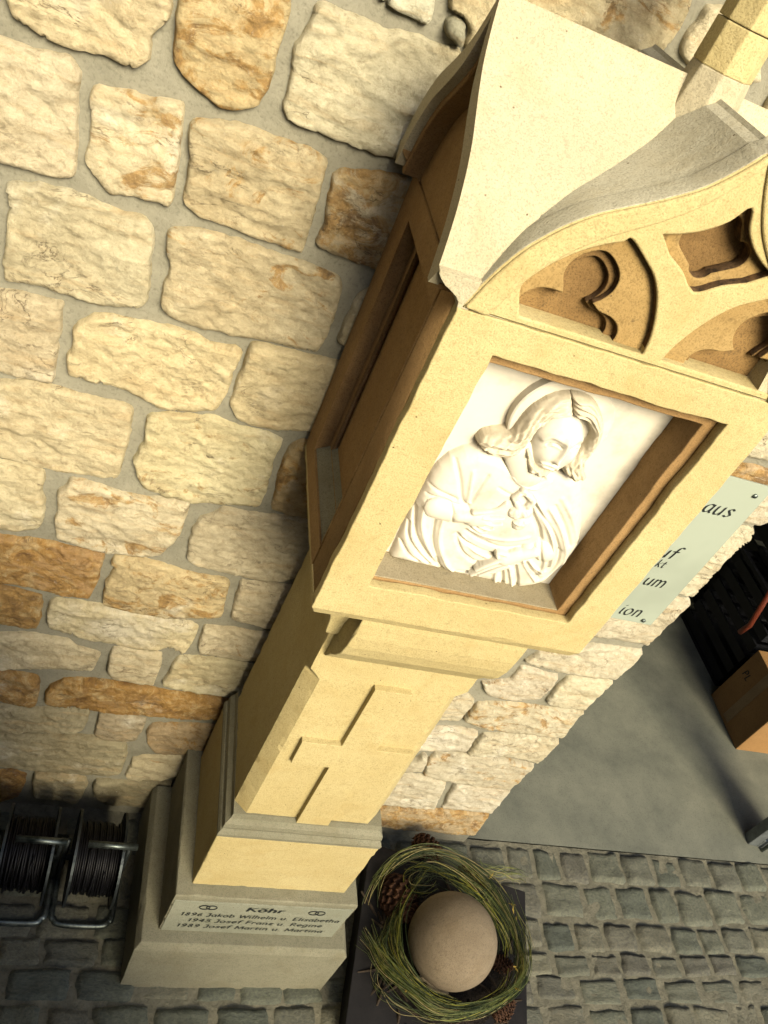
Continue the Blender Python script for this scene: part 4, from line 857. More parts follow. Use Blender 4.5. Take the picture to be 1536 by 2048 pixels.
# chest swells towards the middle, shoulders fall away
CH = [(0.253,1.7108),(0.3004,1.6664),(0.2655,1.6364)]
robe = np.where(m_, robe+gz_(CH[0], .055, .007)+gz_(CH[1], .05, .006), robe)
FOLDS = [
 ([(0.1587,1.7548),(0.178,1.7254),(0.1954,1.694),(0.2079,1.6864)], .0032, -.0030), ([(0.2117,1.7461),(0.2096,1.7203),(0.21,1.6945)], .003, -.0028), ([(0.1884,1.7463),(0.198,1.7169),(0.2048,1.693)], .003, .0024),
 ([(0.143,1.7007),(0.1651,1.6963),(0.1876,1.6917)], .003, -.0026), ([(0.1462,1.6834),(0.1669,1.6857),(0.187,1.6803)], .0026, -.003),
 ([(0.1673,1.6784),(0.1758,1.6388),(0.1901,1.5989),(0.2163,1.5602),(0.2342,1.5413)], .0028, -.0062), ([(0.1817,1.6788),(0.1864,1.6418),(0.1997,1.6016),(0.2276,1.5633),(0.2476,1.5471)], .0034, .0040),
 ([(0.1407,1.6518),(0.1553,1.6132),(0.1828,1.5804),(0.2161,1.5537)], .003, -.0058), ([(0.148,1.669),(0.1572,1.6335),(0.1777,1.5995),(0.2058,1.57)], .0036, .0038),
 ([(0.143,1.6216),(0.1519,1.5963),(0.1777,1.5706),(0.204,1.5525)], .0026, -.005), ([(0.1456,1.5823),(0.1656,1.5631),(0.1857,1.5517)], .003, -.0045),
 ([(0.2174,1.6268),(0.2466,1.6106),(0.2759,1.6022),(0.2983,1.6021)], .003, -.0070), ([(0.2207,1.6197),(0.2424,1.5928),(0.268,1.5787),(0.2812,1.5781)], .0026, -.005), ([(0.2277,1.6378),(0.258,1.6261),(0.2984,1.621),(0.3274,1.6333)], .0034, -.0028),
 ([(0.2272,1.6256),(0.2565,1.603),(0.287,1.5925)], .003, .003), ([(0.2314,1.6428),(0.2655,1.6364),(0.3013,1.6404),(0.3263,1.6536)], .003, .0026),
 ([(0.2936,1.7264),(0.3213,1.7039),(0.3467,1.6836),(0.3702,1.6619),(0.3936,1.635)], .0026, -.0060), ([(0.2997,1.7092),(0.3173,1.691),(0.3353,1.6724),(0.3497,1.652)], .0032, -.0085), ([(0.302,1.7251),(0.3323,1.6954),(0.3592,1.667),(0.3815,1.6359),(0.3939,1.6048)], .0040, .0062),
 ([(0.3936,1.635),(0.4041,1.6076),(0.4053,1.5813),(0.3929,1.5666)], .0028, -.0055), ([(0.3374,1.7201),(0.3722,1.6869),(0.4031,1.6503)], .0038, -.0030), ([(0.3408,1.7364),(0.3802,1.7012),(0.4132,1.6616)], .004, .0026), ([(0.3311,1.7145),(0.3686,1.6819),(0.4016,1.6415),(0.4179,1.607)], .0036, .0035),
 ([(0.3529,1.7771),(0.3801,1.7286),(0.4098,1.6813)], .0028, .0032),
 ([(0.3115,1.5756),(0.3213,1.5495),(0.3363,1.5262)], .0030, .0050), ([(0.3211,1.576),(0.3344,1.553),(0.3477,1.5269)], .0022, -.0075), ([(0.3327,1.5792),(0.3476,1.5566),(0.3636,1.5289)], .0028, .005), ([(0.3408,1.5858),(0.3579,1.5594),(0.3726,1.5313)], .0022, -.0075),
 ([(0.3527,1.5978),(0.3716,1.581),(0.3948,1.5694)], .0026, -.006), ([(0.3564,1.6032),(0.3733,1.5904),(0.3921,1.5866)], .0026, .004), ([(0.3039,1.5713),(0.279,1.5557),(0.2541,1.5467)], .0028, -.005),
 ([(0.2453,1.7667),(0.2662,1.7551),(0.2851,1.7534),(0.2947,1.7635)], .0024, -.0035), ([(0.2475,1.7567),(0.2677,1.7465),(0.2894,1.7456),(0.3052,1.7612)], .0026, .0036), ([(0.2364,1.7318),(0.2569,1.7268),(0.2735,1.7298)], .0026, -.002),
 ([(0.3303,1.6216),(0.3498,1.597),(0.388,1.563)], .003, .004), ([(0.3664,1.6274),(0.3816,1.6058),(0.3876,1.5765)], .003, .005),
]
for P, w_, a in FOLDS: robe = np.where(m_, robe+ridge(P, w_, a), robe)
robe = np.where(m_, robe+nn(60, 1)*.0010, robe)
surf('robe', robe, M_WHITE)
# sleeves
SL = [(0.1514,1.6812),(0.1747,1.6749),(0.1968,1.6718)]
sl1 = cap(sp2([(0.148,1.669),(0.175,1.6268),(0.2103,1.588),(0.2479,1.5603)]), [.016]*19, .010, .016)
slA = cap(sp2([(0.1665,1.6668),(0.1878,1.6654),(0.2052,1.6666)]), [.020]*13, .012, .018)+ridge([(0.1828,1.6829),(0.1946,1.6635),(0.2013,1.6421)], .002, -.003)
surf('sleeve', slA, M_WHITE, .017)
slB = cap(sp2([(0.3742,1.6253),(0.3567,1.6331),(0.3435,1.6273)]), [.018]*13, .013, .018)+ridge([(0.3393,1.6532),(0.3468,1.6304),(0.3671,1.6018)], .002, -.003)+ridge([(0.3497,1.652),(0.3601,1.6299),(0.3808,1.6012)], .002, -.004)
surf('sleeve', slB, M_WHITE, .017)
# hands
def fingers(lst, base):
    H = base
    for P, r, h, l in lst: H = np.maximum(H, cap(sp2(P, 4), list(np.linspace(r, r*.72, (len(P)-1)*4+1)), h, l))
    return H
h1 = np.maximum(cap([(0.2025,1.6658),(0.2253,1.6685)], [.012, .0135], .013, .021), cap([(0.2262,1.6668),(0.2403,1.6689)], [.015, .0135], .011, .024))
h1 = fingers([([(0.2197,1.6803),(0.2348,1.6866),(0.2487,1.6952),(0.257,1.7119)], .0050, .007, .027), ([(0.237,1.6757),(0.2512,1.6779),(0.2664,1.6842)], .0043, .008, .027), ([(0.2412,1.6672),(0.2571,1.6659),(0.2698,1.6715)], .0043, .008, .026),
              ([(0.2399,1.6571),(0.2568,1.654),(0.2628,1.6577)], .0041, .008, .024), ([(0.2335,1.6513),(0.2494,1.6439),(0.2572,1.6469)], .0044, .007, .022)], h1)
surf('hand', h1, M_WHITE, .021)
h2 = np.maximum(cap([(0.3492,1.6289),(0.3275,1.6144)], [.012, .0125], .013, .023), cap([(0.3275,1.6144),(0.3115,1.6015)], [.0145, .0145], .011, .025))
h2 = fingers([([(0.3087,1.6134),(0.2928,1.6132),(0.2974,1.6039)], .0046, .007, .027), ([(0.3077,1.6026),(0.2897,1.5869),(0.2754,1.57)], .0043, .008, .027), ([(0.3129,1.5955),(0.2935,1.5793),(0.2738,1.5565)], .0043, .008, .026),
              ([(0.3187,1.5906),(0.3029,1.5732),(0.2876,1.5581)], .0041, .008, .024), ([(0.3249,1.588),(0.315,1.5752),(0.3058,1.5674)], .0044, .007, .022)], h2)
surf('hand', h2, M_WHITE, .022)
# heart with thorns and flame
HC = [(0.28,1.6997),(0.2921,1.7032),(0.2964,1.6831)]
hh_ = np.maximum(np.maximum(ell(HC[0], .0135, .014, .012, 0, .026), ell(HC[1], .0135, .014, .012, 0, .026)), ell(HC[2], .014, .017, .011, 0, .026))
FL = [(0.2775,1.7104),(0.2638,1.7251),(0.2711,1.7402),(0.2832,1.7345),(0.2936,1.7264),(0.2909,1.7143)]
for k in range(5): hh_ = np.maximum(hh_, cap([FL[k], FL[k+1]], [.006, .0052], .008, .028))
hh_ = hh_+np.where(hh_ > 0, ridge([(0.2735,1.6824),(0.2924,1.6819),(0.3087,1.6925)], .0018, .003)+nn(260, 4)*.002, 0)
surf('heart', hh_, M_WHITE, .026)
# head
FC = [(0.2773,1.8287),(0.2692,1.8607),(0.2638,1.7923)]
nbk = [(0.2428,1.7938),(0.2664,1.7659)]
neck = cap(nbk, [.026, .026], .012, .020); surf('neck', neck, M_WHITE, .0195)
ang_ = math.atan2(FC[1][1]-FC[0][1], FC[1][0]-FC[0][0])-math.pi/2
face = np.maximum(ell(FC[0], .037, .052, .026, ang_, .018), -.01)
def fl(P): return P
EYE = [([(0.2569,1.8315),(0.2632,1.8373),(0.2761,1.836)]), ([(0.2939,1.8354),(0.2998,1.8405),(0.3116,1.838)])]
face = np.where(face > 0, face
  + ridge([(0.2804,1.8478),(0.2827,1.832),(0.2812,1.814)], .0042, .0070) + gz_([(0.2806,1.8124)][0], .0052, .0044)
  + gz_([(0.2799,1.8057)][0], .0034, -.0014)
  + ridge([(0.248,1.8373),(0.2571,1.8466),(0.275,1.8456)], .0042, .0040) + ridge([(0.289,1.8439),(0.2989,1.8495),(0.3135,1.8447)], .0042, .0040)
  + gz_(EYE[0][1], .0080, -.0045) + gz_(EYE[1][1], .0072, -.0045)
  + gz_(EYE[0][1], .0050, .0040) + gz_(EYE[1][1], .0048, .0040)
  + ridge(EYE[0], .0011, -.0034) + ridge(EYE[1], .0011, -.0034)
  + ridge([(a, b-.003) for a, b in EYE[0]], .0014, .0012) + ridge([(a, b-.003) for a, b in EYE[1]], .0014, .0012)
  + gz_([(0.2638,1.8111)][0], .0105, .0030) + gz_([(0.3052,1.8185)][0], .009, .0030)
  + ridge([(0.2664,1.7983),(0.2751,1.7985),(0.2903,1.795)], .0013, -.0042) + ridge([(0.2646,1.8015),(0.2741,1.803),(0.2907,1.7997)], .0026, .0040) + ridge([(0.2714,1.7946),(0.2803,1.7945),(0.2886,1.7928)], .0022, .0034)
  , face)
surf('head', face, M_WHITE, .0175)
BD = [(0.2362,1.8112),(0.2455,1.7937),(0.2588,1.7769),(0.2755,1.7706),(0.2859,1.7761),(0.2945,1.7875),(0.3005,1.7981),(0.293,1.7983),(0.2882,1.7909),(0.2772,1.7866),(0.2625,1.7919),(0.2511,1.8022),(0.2424,1.8131)]
beard = slab(BD, .012, .006); beard = np.where(beard > 0, beard+.026+nn(190, 8, 2)*.0065+ridge([(0.2702,1.775),(0.2752,1.774),(0.2779,1.7773)], .0022, -.004), -.01)
surf('beard', beard, M_WHITEHAIR, .02)
def strands(outer_, inner_, n, seed, wv=.0010):
    rg = random.Random(seed); H = np.zeros(GX.shape); O = sp2(outer_, 5); I_ = sp2(inner_, 5); m = min(len(O), len(I_))
    for k in range(n):
        f = (k+.5)/n+rg.uniform(-.02, .02); ph = rg.uniform(0, 6); fr = rg.uniform(.5, .9)
        P = []
        for i in range(m):
            x = O[i][0]*(1-f)+I_[i][0]*f; z = O[i][1]*(1-f)+I_[i][1]*f; q = i/m
            P.append((x+wv*(1+2.2*q)*math.sin(ph+i*fr), z+wv*(1+2.2*q)*math.cos(ph*1.3+i*fr)))
        D, _ = pdist(P); H += (.0026 if k % 2 else -.0026)*np.exp(-(D/.0019)**2)
    return H
HO = [(0.2538,1.9096),(0.2367,1.9007),(0.2248,1.8872),(0.2151,1.8694),(0.2108,1.846),(0.2074,1.8256),(0.1926,1.8162),(0.1777,1.8068),(0.1735,1.7923)]
HI = [(0.2748,1.8784),(0.2603,1.8739),(0.2464,1.8633),(0.2403,1.8486),(0.2382,1.8317),(0.2375,1.8116),(0.2327,1.7933),(0.2158,1.7814),(0.1937,1.7799)]
HO2 = [(0.2538,1.9096),(0.2695,1.9115),(0.2863,1.9094),(0.3035,1.8999),(0.3199,1.8827),(0.331,1.8633),(0.3338,1.8407),(0.3319,1.8214),(0.3383,1.8006),(0.3522,1.785)]
HI2 = [(0.2748,1.8784),(0.2861,1.8787),(0.2986,1.8745),(0.3093,1.8665),(0.3167,1.8556),(0.3174,1.8358),(0.3099,1.8182),(0.3006,1.8033),(0.3091,1.7883),(0.3287,1.778)]
hairL = slab(sp2(HO, 3)+sp2(HI, 3)[::-1], .020, .014); hairL = np.where(hairL > 0, hairL*.85+.021-.007*np.clip((np.hypot(GX-FC[1][0], GZ-FC[1][1])-.045)/.05, 0, 1)+strands(HO, HI, 11, 3), -.01)
surf('hair', hairL, M_WHITEHAIR, .012)
hairR = slab(sp2(HO2, 3)+sp2(HI2, 3)[::-1], .018, .012); hairR = np.where(hairR > 0, hairR+.021+strands(HO2, HI2, 9, 4), -.01)
surf('hair', hairR, M_WHITEHAIR, .012)
# halo disc
hcx, hcz = [(0.2731,1.854)][0]; hl = [(0.1997,1.8314)][0]
hr = .074
cz_ = min(hcz, 1.93)
bm = bmesh.new()
ring = [(hcx+hr*math.cos(t*math.pi/48), hcz+hr*math.sin(t*math.pi/48)) for t in range(96)]
ring = [(max(.11, min(a, .4305)), min(b, 1.953)) for a, b in ring]
loft([[(a, PY-.0032, b) for a, b in ring], [(a, PY-.017, b) for a, b in ring], [(hcx+(a-hcx)*.97, PY-.019, hcz+(b-hcz)*.97) for a, b in ring]], bm)
rpart('halo', bm, M_WHITE, False)

# ================================================================== PLAQUE
SY = -.0205
plq = empty('wall_plaque', (.93, SY, 1.4)); tag(plq, 'pale green glass sign with black serif lettering screwed to the wall right of the shrine', 'sign')
PO = Vector((-.93, -SY, -1.4))
def ppart(name, bm, mat, **k): o = obj(name, bm, mat, plq, **k); o.location = PO; return o
ppart('panel', box(.52, .9985, SY-.002, SY+.003, 1.186, 1.646), M_PLAQUE, bevel=.0006)
YL = SY-.0026
def pl(text, x0, x1, z, size, **k):
    o = line(text, x0, x1, z, size, YL, plq, slant=.16, nib=.095, nt_=.03, **k); o.location = PO
pl('haus', .853, .9585, 1.547, .048); pl('uf', .868, .914, 1.402, .048); pl('kt', .883, .9075, 1.371, .030)
pl('um', .888, .947, 1.312, .046); pl('ion', .889, .951, 1.206, .046)
for sx_, sz_ in ((.970, 1.617), (.968, 1.199), (.545, 1.617), (.545, 1.199)):
    bm = bmesh.new(); tube([(sx_, SY-.0025, sz_), (sx_, SY-.006, sz_), (sx_, SY-.0075, sz_)], [.0052, .0052, .003], bm, 14); s = ppart('screw', bm, M_STEEL)

# ================================================================== PLANTER
TA = math.radians(-13); TC = Vector((.872, -.392, 0))
pln = empty('square_planter', TC, TA); tag(pln, 'low square black planter beside the shrine base under the grass wreath', 'planter')
bm = bmesh.new(); hs = .262
loft([rect(-hs+.01, hs-.01, -hs+.01, hs-.01, .0), rect(-hs+.01, hs-.01, -hs+.01, hs-.01, .07), rect(-hs, hs, -hs, hs, .0705), rect(-hs, hs, -hs, hs, .1)], bm)
obj('slab', bm, M_SLAB, pln, bevel=.0025)
bm = bmesh.new(); bmesh.ops.create_circle(bm, cap_ends=True, segments=60, radius=.195); bmesh.ops.subdivide_edges(bm, edges=bm.edges, cuts=3, use_grid_fill=True); bmesh.ops.triangulate(bm, faces=bm.faces)
for q in bm.verts: q.co.z = .1015+.008*abs(fbm(q.co, 4, 22))*(1 if q.co.length < .19 else 0)
stuff(obj('soil', bm, M_SOIL, pln, smooth=True))
ball = bmesh.new(); bmesh.ops.create_uvsphere(ball, u_segments=64, v_segments=40, radius=.124)
for q in ball.verts: q.co *= 1+.012*fbm(q.co, 3, 7); q.co.z *= .97
ballo = obj('stone_ball', ball, M_BALL, smooth=True); ballo.location = (.848, -.394, .212)
tag(ballo, 'smooth round sandstone ball resting in the middle of the grass wreath', 'stone ball')
# wreath of long grass blades
wr = empty('grass_wreath', (.862, -.39, .12)); tag(wr, 'loose wreath of long green and yellow grass blades wound round the stone ball', 'wreath')
def bundle(path, z0, n, wd, seed, fray=.25, r=.0011, name='grass_bundle', zr=.02):
    rg = random.Random(seed); bm = bmesh.new(); base = catmull([(a, b, 0) for a, b in path], 7); L = len(base)
    for k in range(n):
        a = rg.uniform(-wd, wd); h = rg.gauss(0, zr); ph = rg.uniform(0, 6); s0 = rg.randrange(0, max(1, int(L*fray))); s1 = L-rg.randrange(0, max(1, int(L*fray)))
        pts = []
        for i in range(s0, s1):
            t = (base[min(i+1, L-1)]-base[max(i-1, 0)]).normalized(); nrm = Vector((-t.y, t.x, 0)); q = i/L
            end = max(0, (q-.86)/.14)*1.6+max(0, (.10-q)/.10)*1.2
            off = a*(1+end)+.006*math.sin(ph+q*7)+.003*math.sin(ph*2+q*19)
            pts.append(base[i]+nrm*off+Vector((0, 0, max(.09, z0+h*(1+.5*end)+.008*math.sin(ph+q*9)))))
        if len(pts) < 5: continue
        # flat blade: two-sided ribbon with a fold
        m = len(pts); rings = []
        rr = rg.uniform(.6, 1.5)*r
        nf = len(bm.faces); tube(pts, [rr*(.35+.65*math.sin(math.pi*(.12+.86*i/m))) for i in range(m)], bm, 3, False); bm.faces.ensure_lookup_table(); mi = rg.choice((0, 0, 0, 0, 1, 2, 2, 2, 3))
        for f in bm.faces[nf:]: f.material_index = mi
    o = obj(name, bm, M_GRASS, wr, smooth=True); [o.data.materials.append(x) for x in (M_GR1, M_GR2, M_GR3)]; o.location = (-.862, .39, -.12); return o
B_ = [
 ([(0.6306,-0.2892),(0.6457,-0.2474),(0.6705,-0.2072),(0.7217,-0.1639),(0.7928,-0.1356),(0.8621,-0.133),(0.9211,-0.1495),(0.9686,-0.1837),(1.0176,-0.2285),(1.0533,-0.2912),(1.0716,-0.3528),(1.0732,-0.413)], .185, 70, .014, 1),
 ([(1.0406,-0.2261),(1.0723,-0.2894),(1.0898,-0.3549),(1.0863,-0.4188),(1.06,-0.4777),(1.0166,-0.5129),(0.9495,-0.5413),(0.8759,-0.5571),(0.807,-0.558),(0.7528,-0.5383)], .165, 110, .018, 2),
 ([(1.0559,-0.4619),(0.9966,-0.5163),(0.9226,-0.5447),(0.8472,-0.5546),(0.7877,-0.5436),(0.7386,-0.512),(0.6967,-0.477),(0.6582,-0.4384),(0.6301,-0.3957),(0.6013,-0.3553)], .165, 110, .019, 3),
 ([(0.8089,-0.1908),(0.7721,-0.2291),(0.7308,-0.2804),(0.7024,-0.329),(0.6911,-0.3783),(0.6929,-0.4257),(0.711,-0.4681),(0.7421,-0.5034),(0.7811,-0.5293),(0.8318,-0.5491)], .175, 80, .013, 4),
 ([(0.756,-0.1725),(0.82,-0.1698),(0.882,-0.1858),(0.9379,-0.2152),(0.9864,-0.2592),(1.0204,-0.3103),(1.0406,-0.3643),(1.0435,-0.4206)], .17, 70, .018, 5),
 ([(0.7867,-0.2411),(0.7306,-0.286),(0.6873,-0.3352),(0.6604,-0.3818),(0.6565,-0.4199),(0.6744,-0.4533),(0.7063,-0.4858)], .155, 45, .013, 6),
 ([(0.8432,-0.2324),(0.8909,-0.235),(0.9401,-0.2536),(0.9841,-0.2584),(1.0278,-0.2269),(0.9925,-0.1958),(0.9181,-0.1483)], .15, 22, .02, 7),
 ([(0.6481,-0.4325),(0.6438,-0.4753),(0.6675,-0.5163),(0.7131,-0.5447),(0.7708,-0.5613),(0.8266,-0.5694)], .13, 16, .014, 8),
]
for P, z0, n, wd, sd_ in B_: bundle(P, z0, int(n*.55), wd*.62, sd_, r=.00095)
bundle([(0.9993,-0.1516),(1.0483,-0.1637),(1.0952,-0.1664),(1.1382,-0.1694),(1.1648,-0.1869)], .14, 14, .012, 9)
bundle([(0.8453,-0.1624),(0.7839,-0.1997),(0.7554,-0.2372),(0.8095,-0.241),(0.8609,-0.2164)], .17, 26, .022, 10, .3)
# yellowed leaf scraps
bm = bmesh.new()
for (a, b) in [(1.068,-0.2718),(1.0765,-0.2892),(1.0815,-0.3207),(1.0379,-0.4463),(1.0408,-0.4591),(1.0172,-0.198),(1.0367,-0.5095),(0.7027,-0.5157)]:
    for q in range(1):
        c = Vector((a+random.uniform(-.006, .006), b+random.uniform(-.006, .006), .19)); d = Vector((random.uniform(-1, 1), random.uniform(-1, 1), .3)).normalized()*.012; s = d.cross(Vector((0, 0, 1))).normalized()*.003
        bm.faces.new([bm.verts.new(c-d), bm.verts.new(c+s), bm.verts.new(c+d+Vector((0, 0, .003))), bm.verts.new(c-s)])
M_YLEAF = simple('yellow_leaf', (.35, .24, .04), (.48, .36, .08), 40, .2, .001)
stuff(obj('leaf_scraps', bm, M_YLEAF, wr)).location = (-.862, .39, -.12)
# pine cones
def cone_mesh(seed):
    rg = random.Random(seed); bm = bmesh.new(); L, Rm = .085, .030
    rings = [[Vector((math.cos(2*math.pi*k/12)*r, math.sin(2*math.pi*k/12)*r, z)) for k in range(12)] for z, r in ((0, .012), (.015, .02), (.04, .021), (.065, .014), (.08, .004))]
    loft(rings, bm)
    n = 90; ga = 2.39996
    for i in range(n):
        t = i/n; z = .004+t*.078; r = Rm*math.sin(math.pi*(.20+.76*t))**.8; a = i*ga
        o_ = Vector((math.cos(a), math.sin(a), 0)); s = Vector((-math.sin(a), math.cos(a), 0)); up_ = Vector((0, 0, 1))
        w_ = .0075*(1-.45*t); root = o_*r*.45+up_*z; tip = o_*r*1.05+up_*(z+.006-.01*(1-t))
        A = [bm.verts.new(p) for p in (root-s*w_*.5, root+s*w_*.5, tip+s*w_, tip+o_*.002+up_*.004, tip-s*w_)]
        B = [bm.verts.new(p-up_*.0032) for p in (tip+s*w_, tip+o_*.002+up_*.003, tip-s*w_)]
        bm.faces.new(A); bm.faces.new((A[2], B[0], B[1], A[3])); bm.faces.new((A[3], B[1], B[2], A[4])); bm.faces.new((A[1], B[0], A[2])); bm.faces.new((A[0], A[4], B[2])); bm.faces.new((A[0], B[2], B[1], B[0], A[1]))
    me = bpy.data.meshes.new('pine_cone'); bmesh.ops.recalc_face_normals(bm, faces=bm.faces); bm.to_mesh(me); bm.free(); me.materials.append(M_CONE); return me
cme = [cone_mesh(1), cone_mesh(2)]
cones = [([(0.8303,-0.0621)][0], .125, 1.15, (1.0, .3, .4), 'reddish brown pine cone by the wall behind the wreath'),
         ([(0.729,-0.2063)][0], .125, 1.75, (.9, -.35, 0.3), 'large dark pine cone between the wreath and the shrine plinth'),
         ([(0.9521,-0.1548)][0], .12, 1.1, (1.2, 1.0, .8), 'brown pine cone half covered by grass behind the stone ball'),
         ([(1.0202,-0.4069)][0], .115, .8, (1.3, .8, 1.2), 'small pine cone tucked against the right side of the stone ball'),
         ([(0.999,-0.55)][0], .115, .9, (1.2, .4, 2.0), 'pine cone in the front right corner of the planter')]
for (p, z, s, rot, lab) in cones:
    o = bpy.data.objects.new('pine_cone', random.choice(cme)); o.location = (p[0], p[1], z-.02); o.scale = (s, s, s); o.rotation_euler = rot; link(o)
    tag(o, lab, 'pine cone', 'pine cones round the wreath')
# bark and sticks among the grass
bm = bmesh.new(); rg = random.Random(3)
for k in range(60):
    a = rg.uniform(0, 6.28); r = rg.uniform(.15, .24); c = Vector((.862+r*math.cos(a), -.39+r*.95*math.sin(a), .1)); d = Vector((rg.uniform(-1, 1), rg.uniform(-1, 1), rg.uniform(-.2, .3))).normalized()*rg.uniform(.02, .06)
    c.x = min(max(c.x, .66), 1.07); c.y = max(c.y, -.60)
    tube([c-d, c+Vector((rg.uniform(-.006, .006), rg.uniform(-.006, .006), .004)), c+d], [.003, .005, .002], bm, 5)
br = stuff(obj('bark_chips', bm, M_BARK)); tag(br, 'dark bark chips and twigs scattered in the planter under the wreath', 'bark chips')
pw = [(0.7676,-0.4622),(0.7945,-0.4677),(0.815,-0.4796),(0.8349,-0.4946),(0.8526,-0.5004)]
bm = tube([(a, b, .125+.01*math.sin(i*2)) for i, (a, b) in enumerate(pw)], [.006, .009, .010, .008, .005], None, 7)
tag(obj('wood_piece', bm, M_PALEBARK, smooth=True), 'pale curved piece of driftwood in front of the stone ball', 'wood')
pc = [(1.1204,-0.2153)][0]
bm = bmesh.new(); bmesh.ops.create_icosphere(bm, subdivisions=2, radius=.011)
for q in bm.verts: q.co *= 1+.3*noise.noise(q.co*90)
o = obj('pebble', bm, M_WHITEHAIR, smooth=True); o.location = (pc[0], pc[1], .088); tag(o, 'tiny white pebble in the back right corner of the planter', 'pebble')

# ================================================================== CABLE REELS
def disc(x, cy, cz_, r, t, hole=.018, n=48):
    bm = bmesh.new(); R1 = []
    for (xx, rr) in ((x-t/2, hole), (x-t/2, r-.003), (x-t/2-.002, r-.002), (x-t/2-.002, r), (x+t/2+.002, r), (x+t/2+.002, r-.002), (x+t/2, r-.003), (x+t/2, hole)):
        R1.append([(xx, cy+rr*math.cos(2*math.pi*k/n), cz_+rr*math.sin(2*math.pi*k/n)) for k in range(n)])
    return loft(R1+[R1[0]], bm, False)
def reel(name, label, dx, seed, bright):
    e = empty(name, (-.118+dx, -.2, 0)); tag(e, label, 'cable reel', 'cable reels standing against the wall')
    OF_ = Vector((.118, .2, 0)); rg = random.Random(seed)
    def p(nm, bm, mat, **k): o = obj(nm, bm, mat, e, **k); o.location = OF_; return o
    cy, cz_, r = -.205, .145, .118
    for x in (-.176, -.062): p('flange', disc(x, cy, cz_, r, .0022), M_FLANGE, smooth=False)
    # wound cable: helical layers
    path = []; turns = 19
    for i in range(turns*20+1):
        a = i/20*2*math.pi; q = i/(turns*20); x = -.171+.104*q
        rr = .084+.004*math.sin(q*40+seed)+.0025*rg.uniform(-1, 1)
        path.append((x, cy+rr*math.cos(a), cz_+rr*math.sin(a)))
    p('cable', tube(path, .0034, None, 6), M_CABLE, smooth=True)
    bm = bmesh.new(); loft([[(x, cy+.081*math.cos(t*math.pi/18), cz_+.081*math.sin(t*math.pi/18)) for t in range(36)] for x in (-.174, -.064)], bm); p('drum', bm, M_CABLE)
    g_ = []
    for k in range(5):
        a0 = rg.uniform(-.3, .9); x = rg.uniform(-.16, -.08); dx_ = rg.uniform(-.02, .02)
        path = [(x+dx_*t/8, cy-(.089)*math.cos(a0+t*.16-.5), cz_+.089*math.sin(a0+t*.16-.5)) for t in range(9)]
        g_.append(path)
    bm = bmesh.new(); [tube(q, .0028, bm, 6) for q in g_]; p('loose_loops', bm, M_CABLE, smooth=True)
    # frame: ground hoop, uprights, handle
    hoop = [(-.198, -.085, .0095), (-.198, -.28, .0095), (-.190, -.308, .0095), (-.170, -.320, .0095), (-.075, -.320, .0095), (-.054, -.308, .0095), (-.045, -.28, .0095), (-.045, -.085, .0095)]
    p('foot_hoop', tube(catmull(hoop, 5), .0088, None, 10), M_STEEL, smooth=True)
    for x in (-.198, -.045): p('upright', tube([(x, -.205, .0185), (x, -.205, .24)], .0065, None, 8), M_FLANGE, smooth=True)
    p('axle', tube([(-.2, cy, cz_), (-.043, cy, cz_)], .008, None, 10), M_FLANGE, smooth=True)
    p('handle', tube([(-.152, -.235, .288), (-.033, -.235, .288)], .0085, None, 12), M_STEEL, smooth=True)
    for x in (-.145, -.045): p('handle_arm', tube([(x, -.205, .24), (x, -.235, .282)], .0045, None, 6), M_FLANGE)
    return e
reel('cable_reel', 'steel cable reel of black cable nearest the shrine base', 0, 1, 1)
reel('cable_reel', 'steel cable reel of black cable at the left edge, farther from the shrine', -.168, 2, 1)

# ================================================================== PASSAGE CONTENTS
bx = empty('cardboard_box', (2.45, .521, .004)); tag(bx, 'brown cardboard box on the concrete floor just inside the passage', 'box')
obj('carton', box(0, .40, 0, .28, 0, .34), M_CARD, bx, bevel=.003)
obj('tape', box(-.0012, .4012, .12, .165, .02, .3412), M_CARDTAPE, bx)
bm, _ = lettering('PL', 0, 0, .045, 0, wide=1.0, slant=.2, nib=.10, nt_=.05); o = obj('lettering', bm, M_INK, bx); o.rotation_euler = (0, 0, -math.pi/2); o.location = (-.0018, .25, .21)
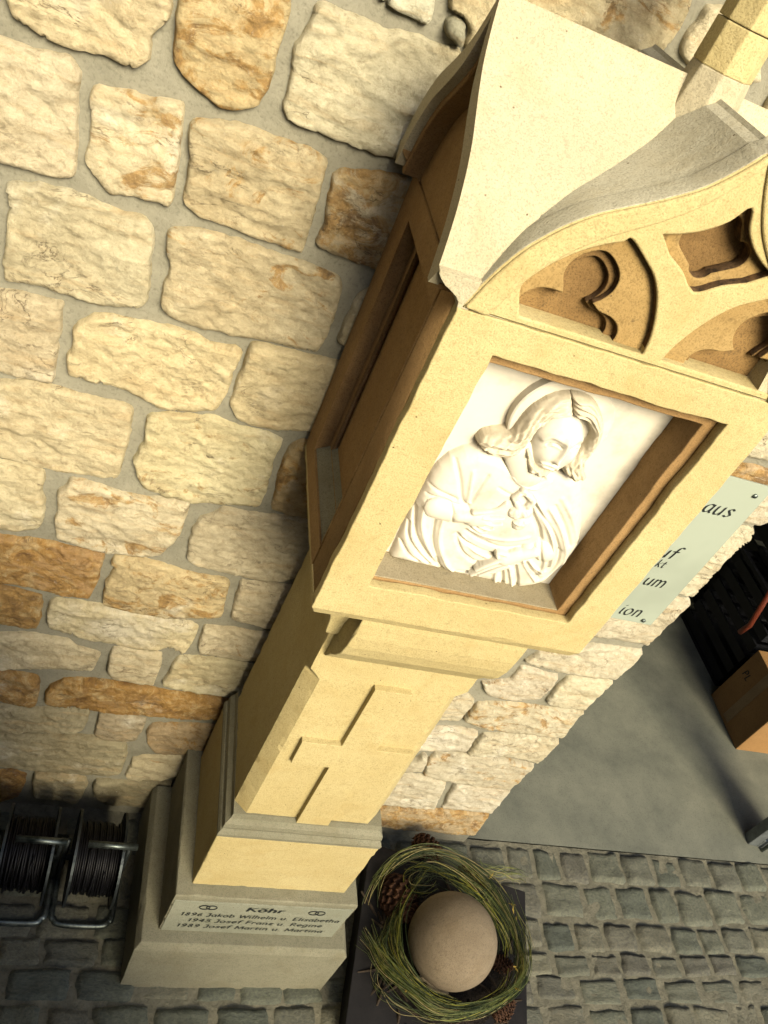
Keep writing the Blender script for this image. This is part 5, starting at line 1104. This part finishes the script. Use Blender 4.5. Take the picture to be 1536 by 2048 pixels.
# black folding crates behind the box
def crate(name, loc, rz, sx, sy, sz, label, mat=M_PLASTIC):
    e = empty(name, loc, rz); tag(e, label, 'crate')
    for (a, b, c, d) in ((0, sx, 0, .012), (0, sx, sy-.012, sy), (0, .012, .0125, sy-.0125), (sx-.012, sx, .0125, sy-.0125)):
        bm = bmesh.new(); n = 6
        for k in range(n): box(a, b, c, d, .02+k*(sz-.03)/n, .02+k*(sz-.03)/n+(sz-.03)/n*.62, bm)
        obj('side', bm, mat, e)
    obj('bottom', box(0, sx, 0, sy, 0, .016), mat, e); obj('rim', loft([rect(-.006, sx+.006, -.006, sy+.006, sz-.02), rect(-.006, sx+.006, -.006, sy+.006, sz), rect(.014, sx-.014, .014, sy-.014, sz), rect(.014, sx-.014, .014, sy-.014, sz-.02), rect(-.006, sx+.006, -.006, sy+.006, sz-.02)], None, False), mat, e)
    return e
crate('slatted_crate', (2.50, .86, .004), .04, .5, .40, .50, 'black slatted plastic crate standing behind the cardboard box')
crate('slatted_crate', (2.62, 1.32, .004), -.03, .5, .45, .62, 'taller black slatted crate deeper in the passage')
crate('slatted_crate', (2.53, .88, .506), .0, .45, .36, .32, 'second black crate stacked on the crate behind the cardboard box')
# sack truck with red handle leaning there
st = empty('sack_truck', (2.78, .80, 0)); tag(st, 'sack truck with red tubular handle leaning on the black crates in the passage', 'sack truck')
for x in (-.14, .14):
    obj('rail', tube(catmull([(x, -.06, .12), (x, -.02, .6), (x, .03, 1.05), (x, -.02, 1.15)], 5), .016, None, 10), M_RED, st, smooth=True)
    wq = obj('wheel', tube([(x-.03, -.06, .11), (x+.03, -.06, .11)], .10, None, 28), M_CABLE, st, bevel=.008)
obj('crossbar', tube([(-.14, 0, .8), (.14, 0, .8)], .012, None, 8), M_RED, st, smooth=True)
obj('toe_plate', box(-.16, .16, -.20, -.06, .006, .012), M_IRON, st)
rb = [(2.1311,0.7769),(2.1942,0.5539),(2.2079,0.4856)]
o = obj('pull_bar', tube([(rb[0][0]-2.78, -.08, rb[0][1]), (rb[1][0]-2.78, -.08, rb[1][1]), (rb[2][0]-2.78, -.06, rb[2][1])], .011, None, 10), M_RED, st, smooth=True)
# steel door leaf standing open at the right
dl = empty('steel_post', (2.292, .088, .004), math.radians(-8)); tag(dl, 'grey steel door post with bolt standing at the right side of the passage', 'post')
obj('frame', loft([rect(0, .04, 0, .045, 0), rect(0, .04, 0, .045, 2.1)]), M_IRON, dl, bevel=.003)
obj('frame', box(.0405, .17, .0, .045, 0, .05), M_IRON, dl, bevel=.003)
obj('leaf', box(.0405, .17, .012, .034, .0505, 2.1), M_NAVY, dl)
obj('bolt', tube([(.06, -.012, .0), (.06, -.012, .16)], .007, None, 8), M_STEEL, dl, smooth=True)
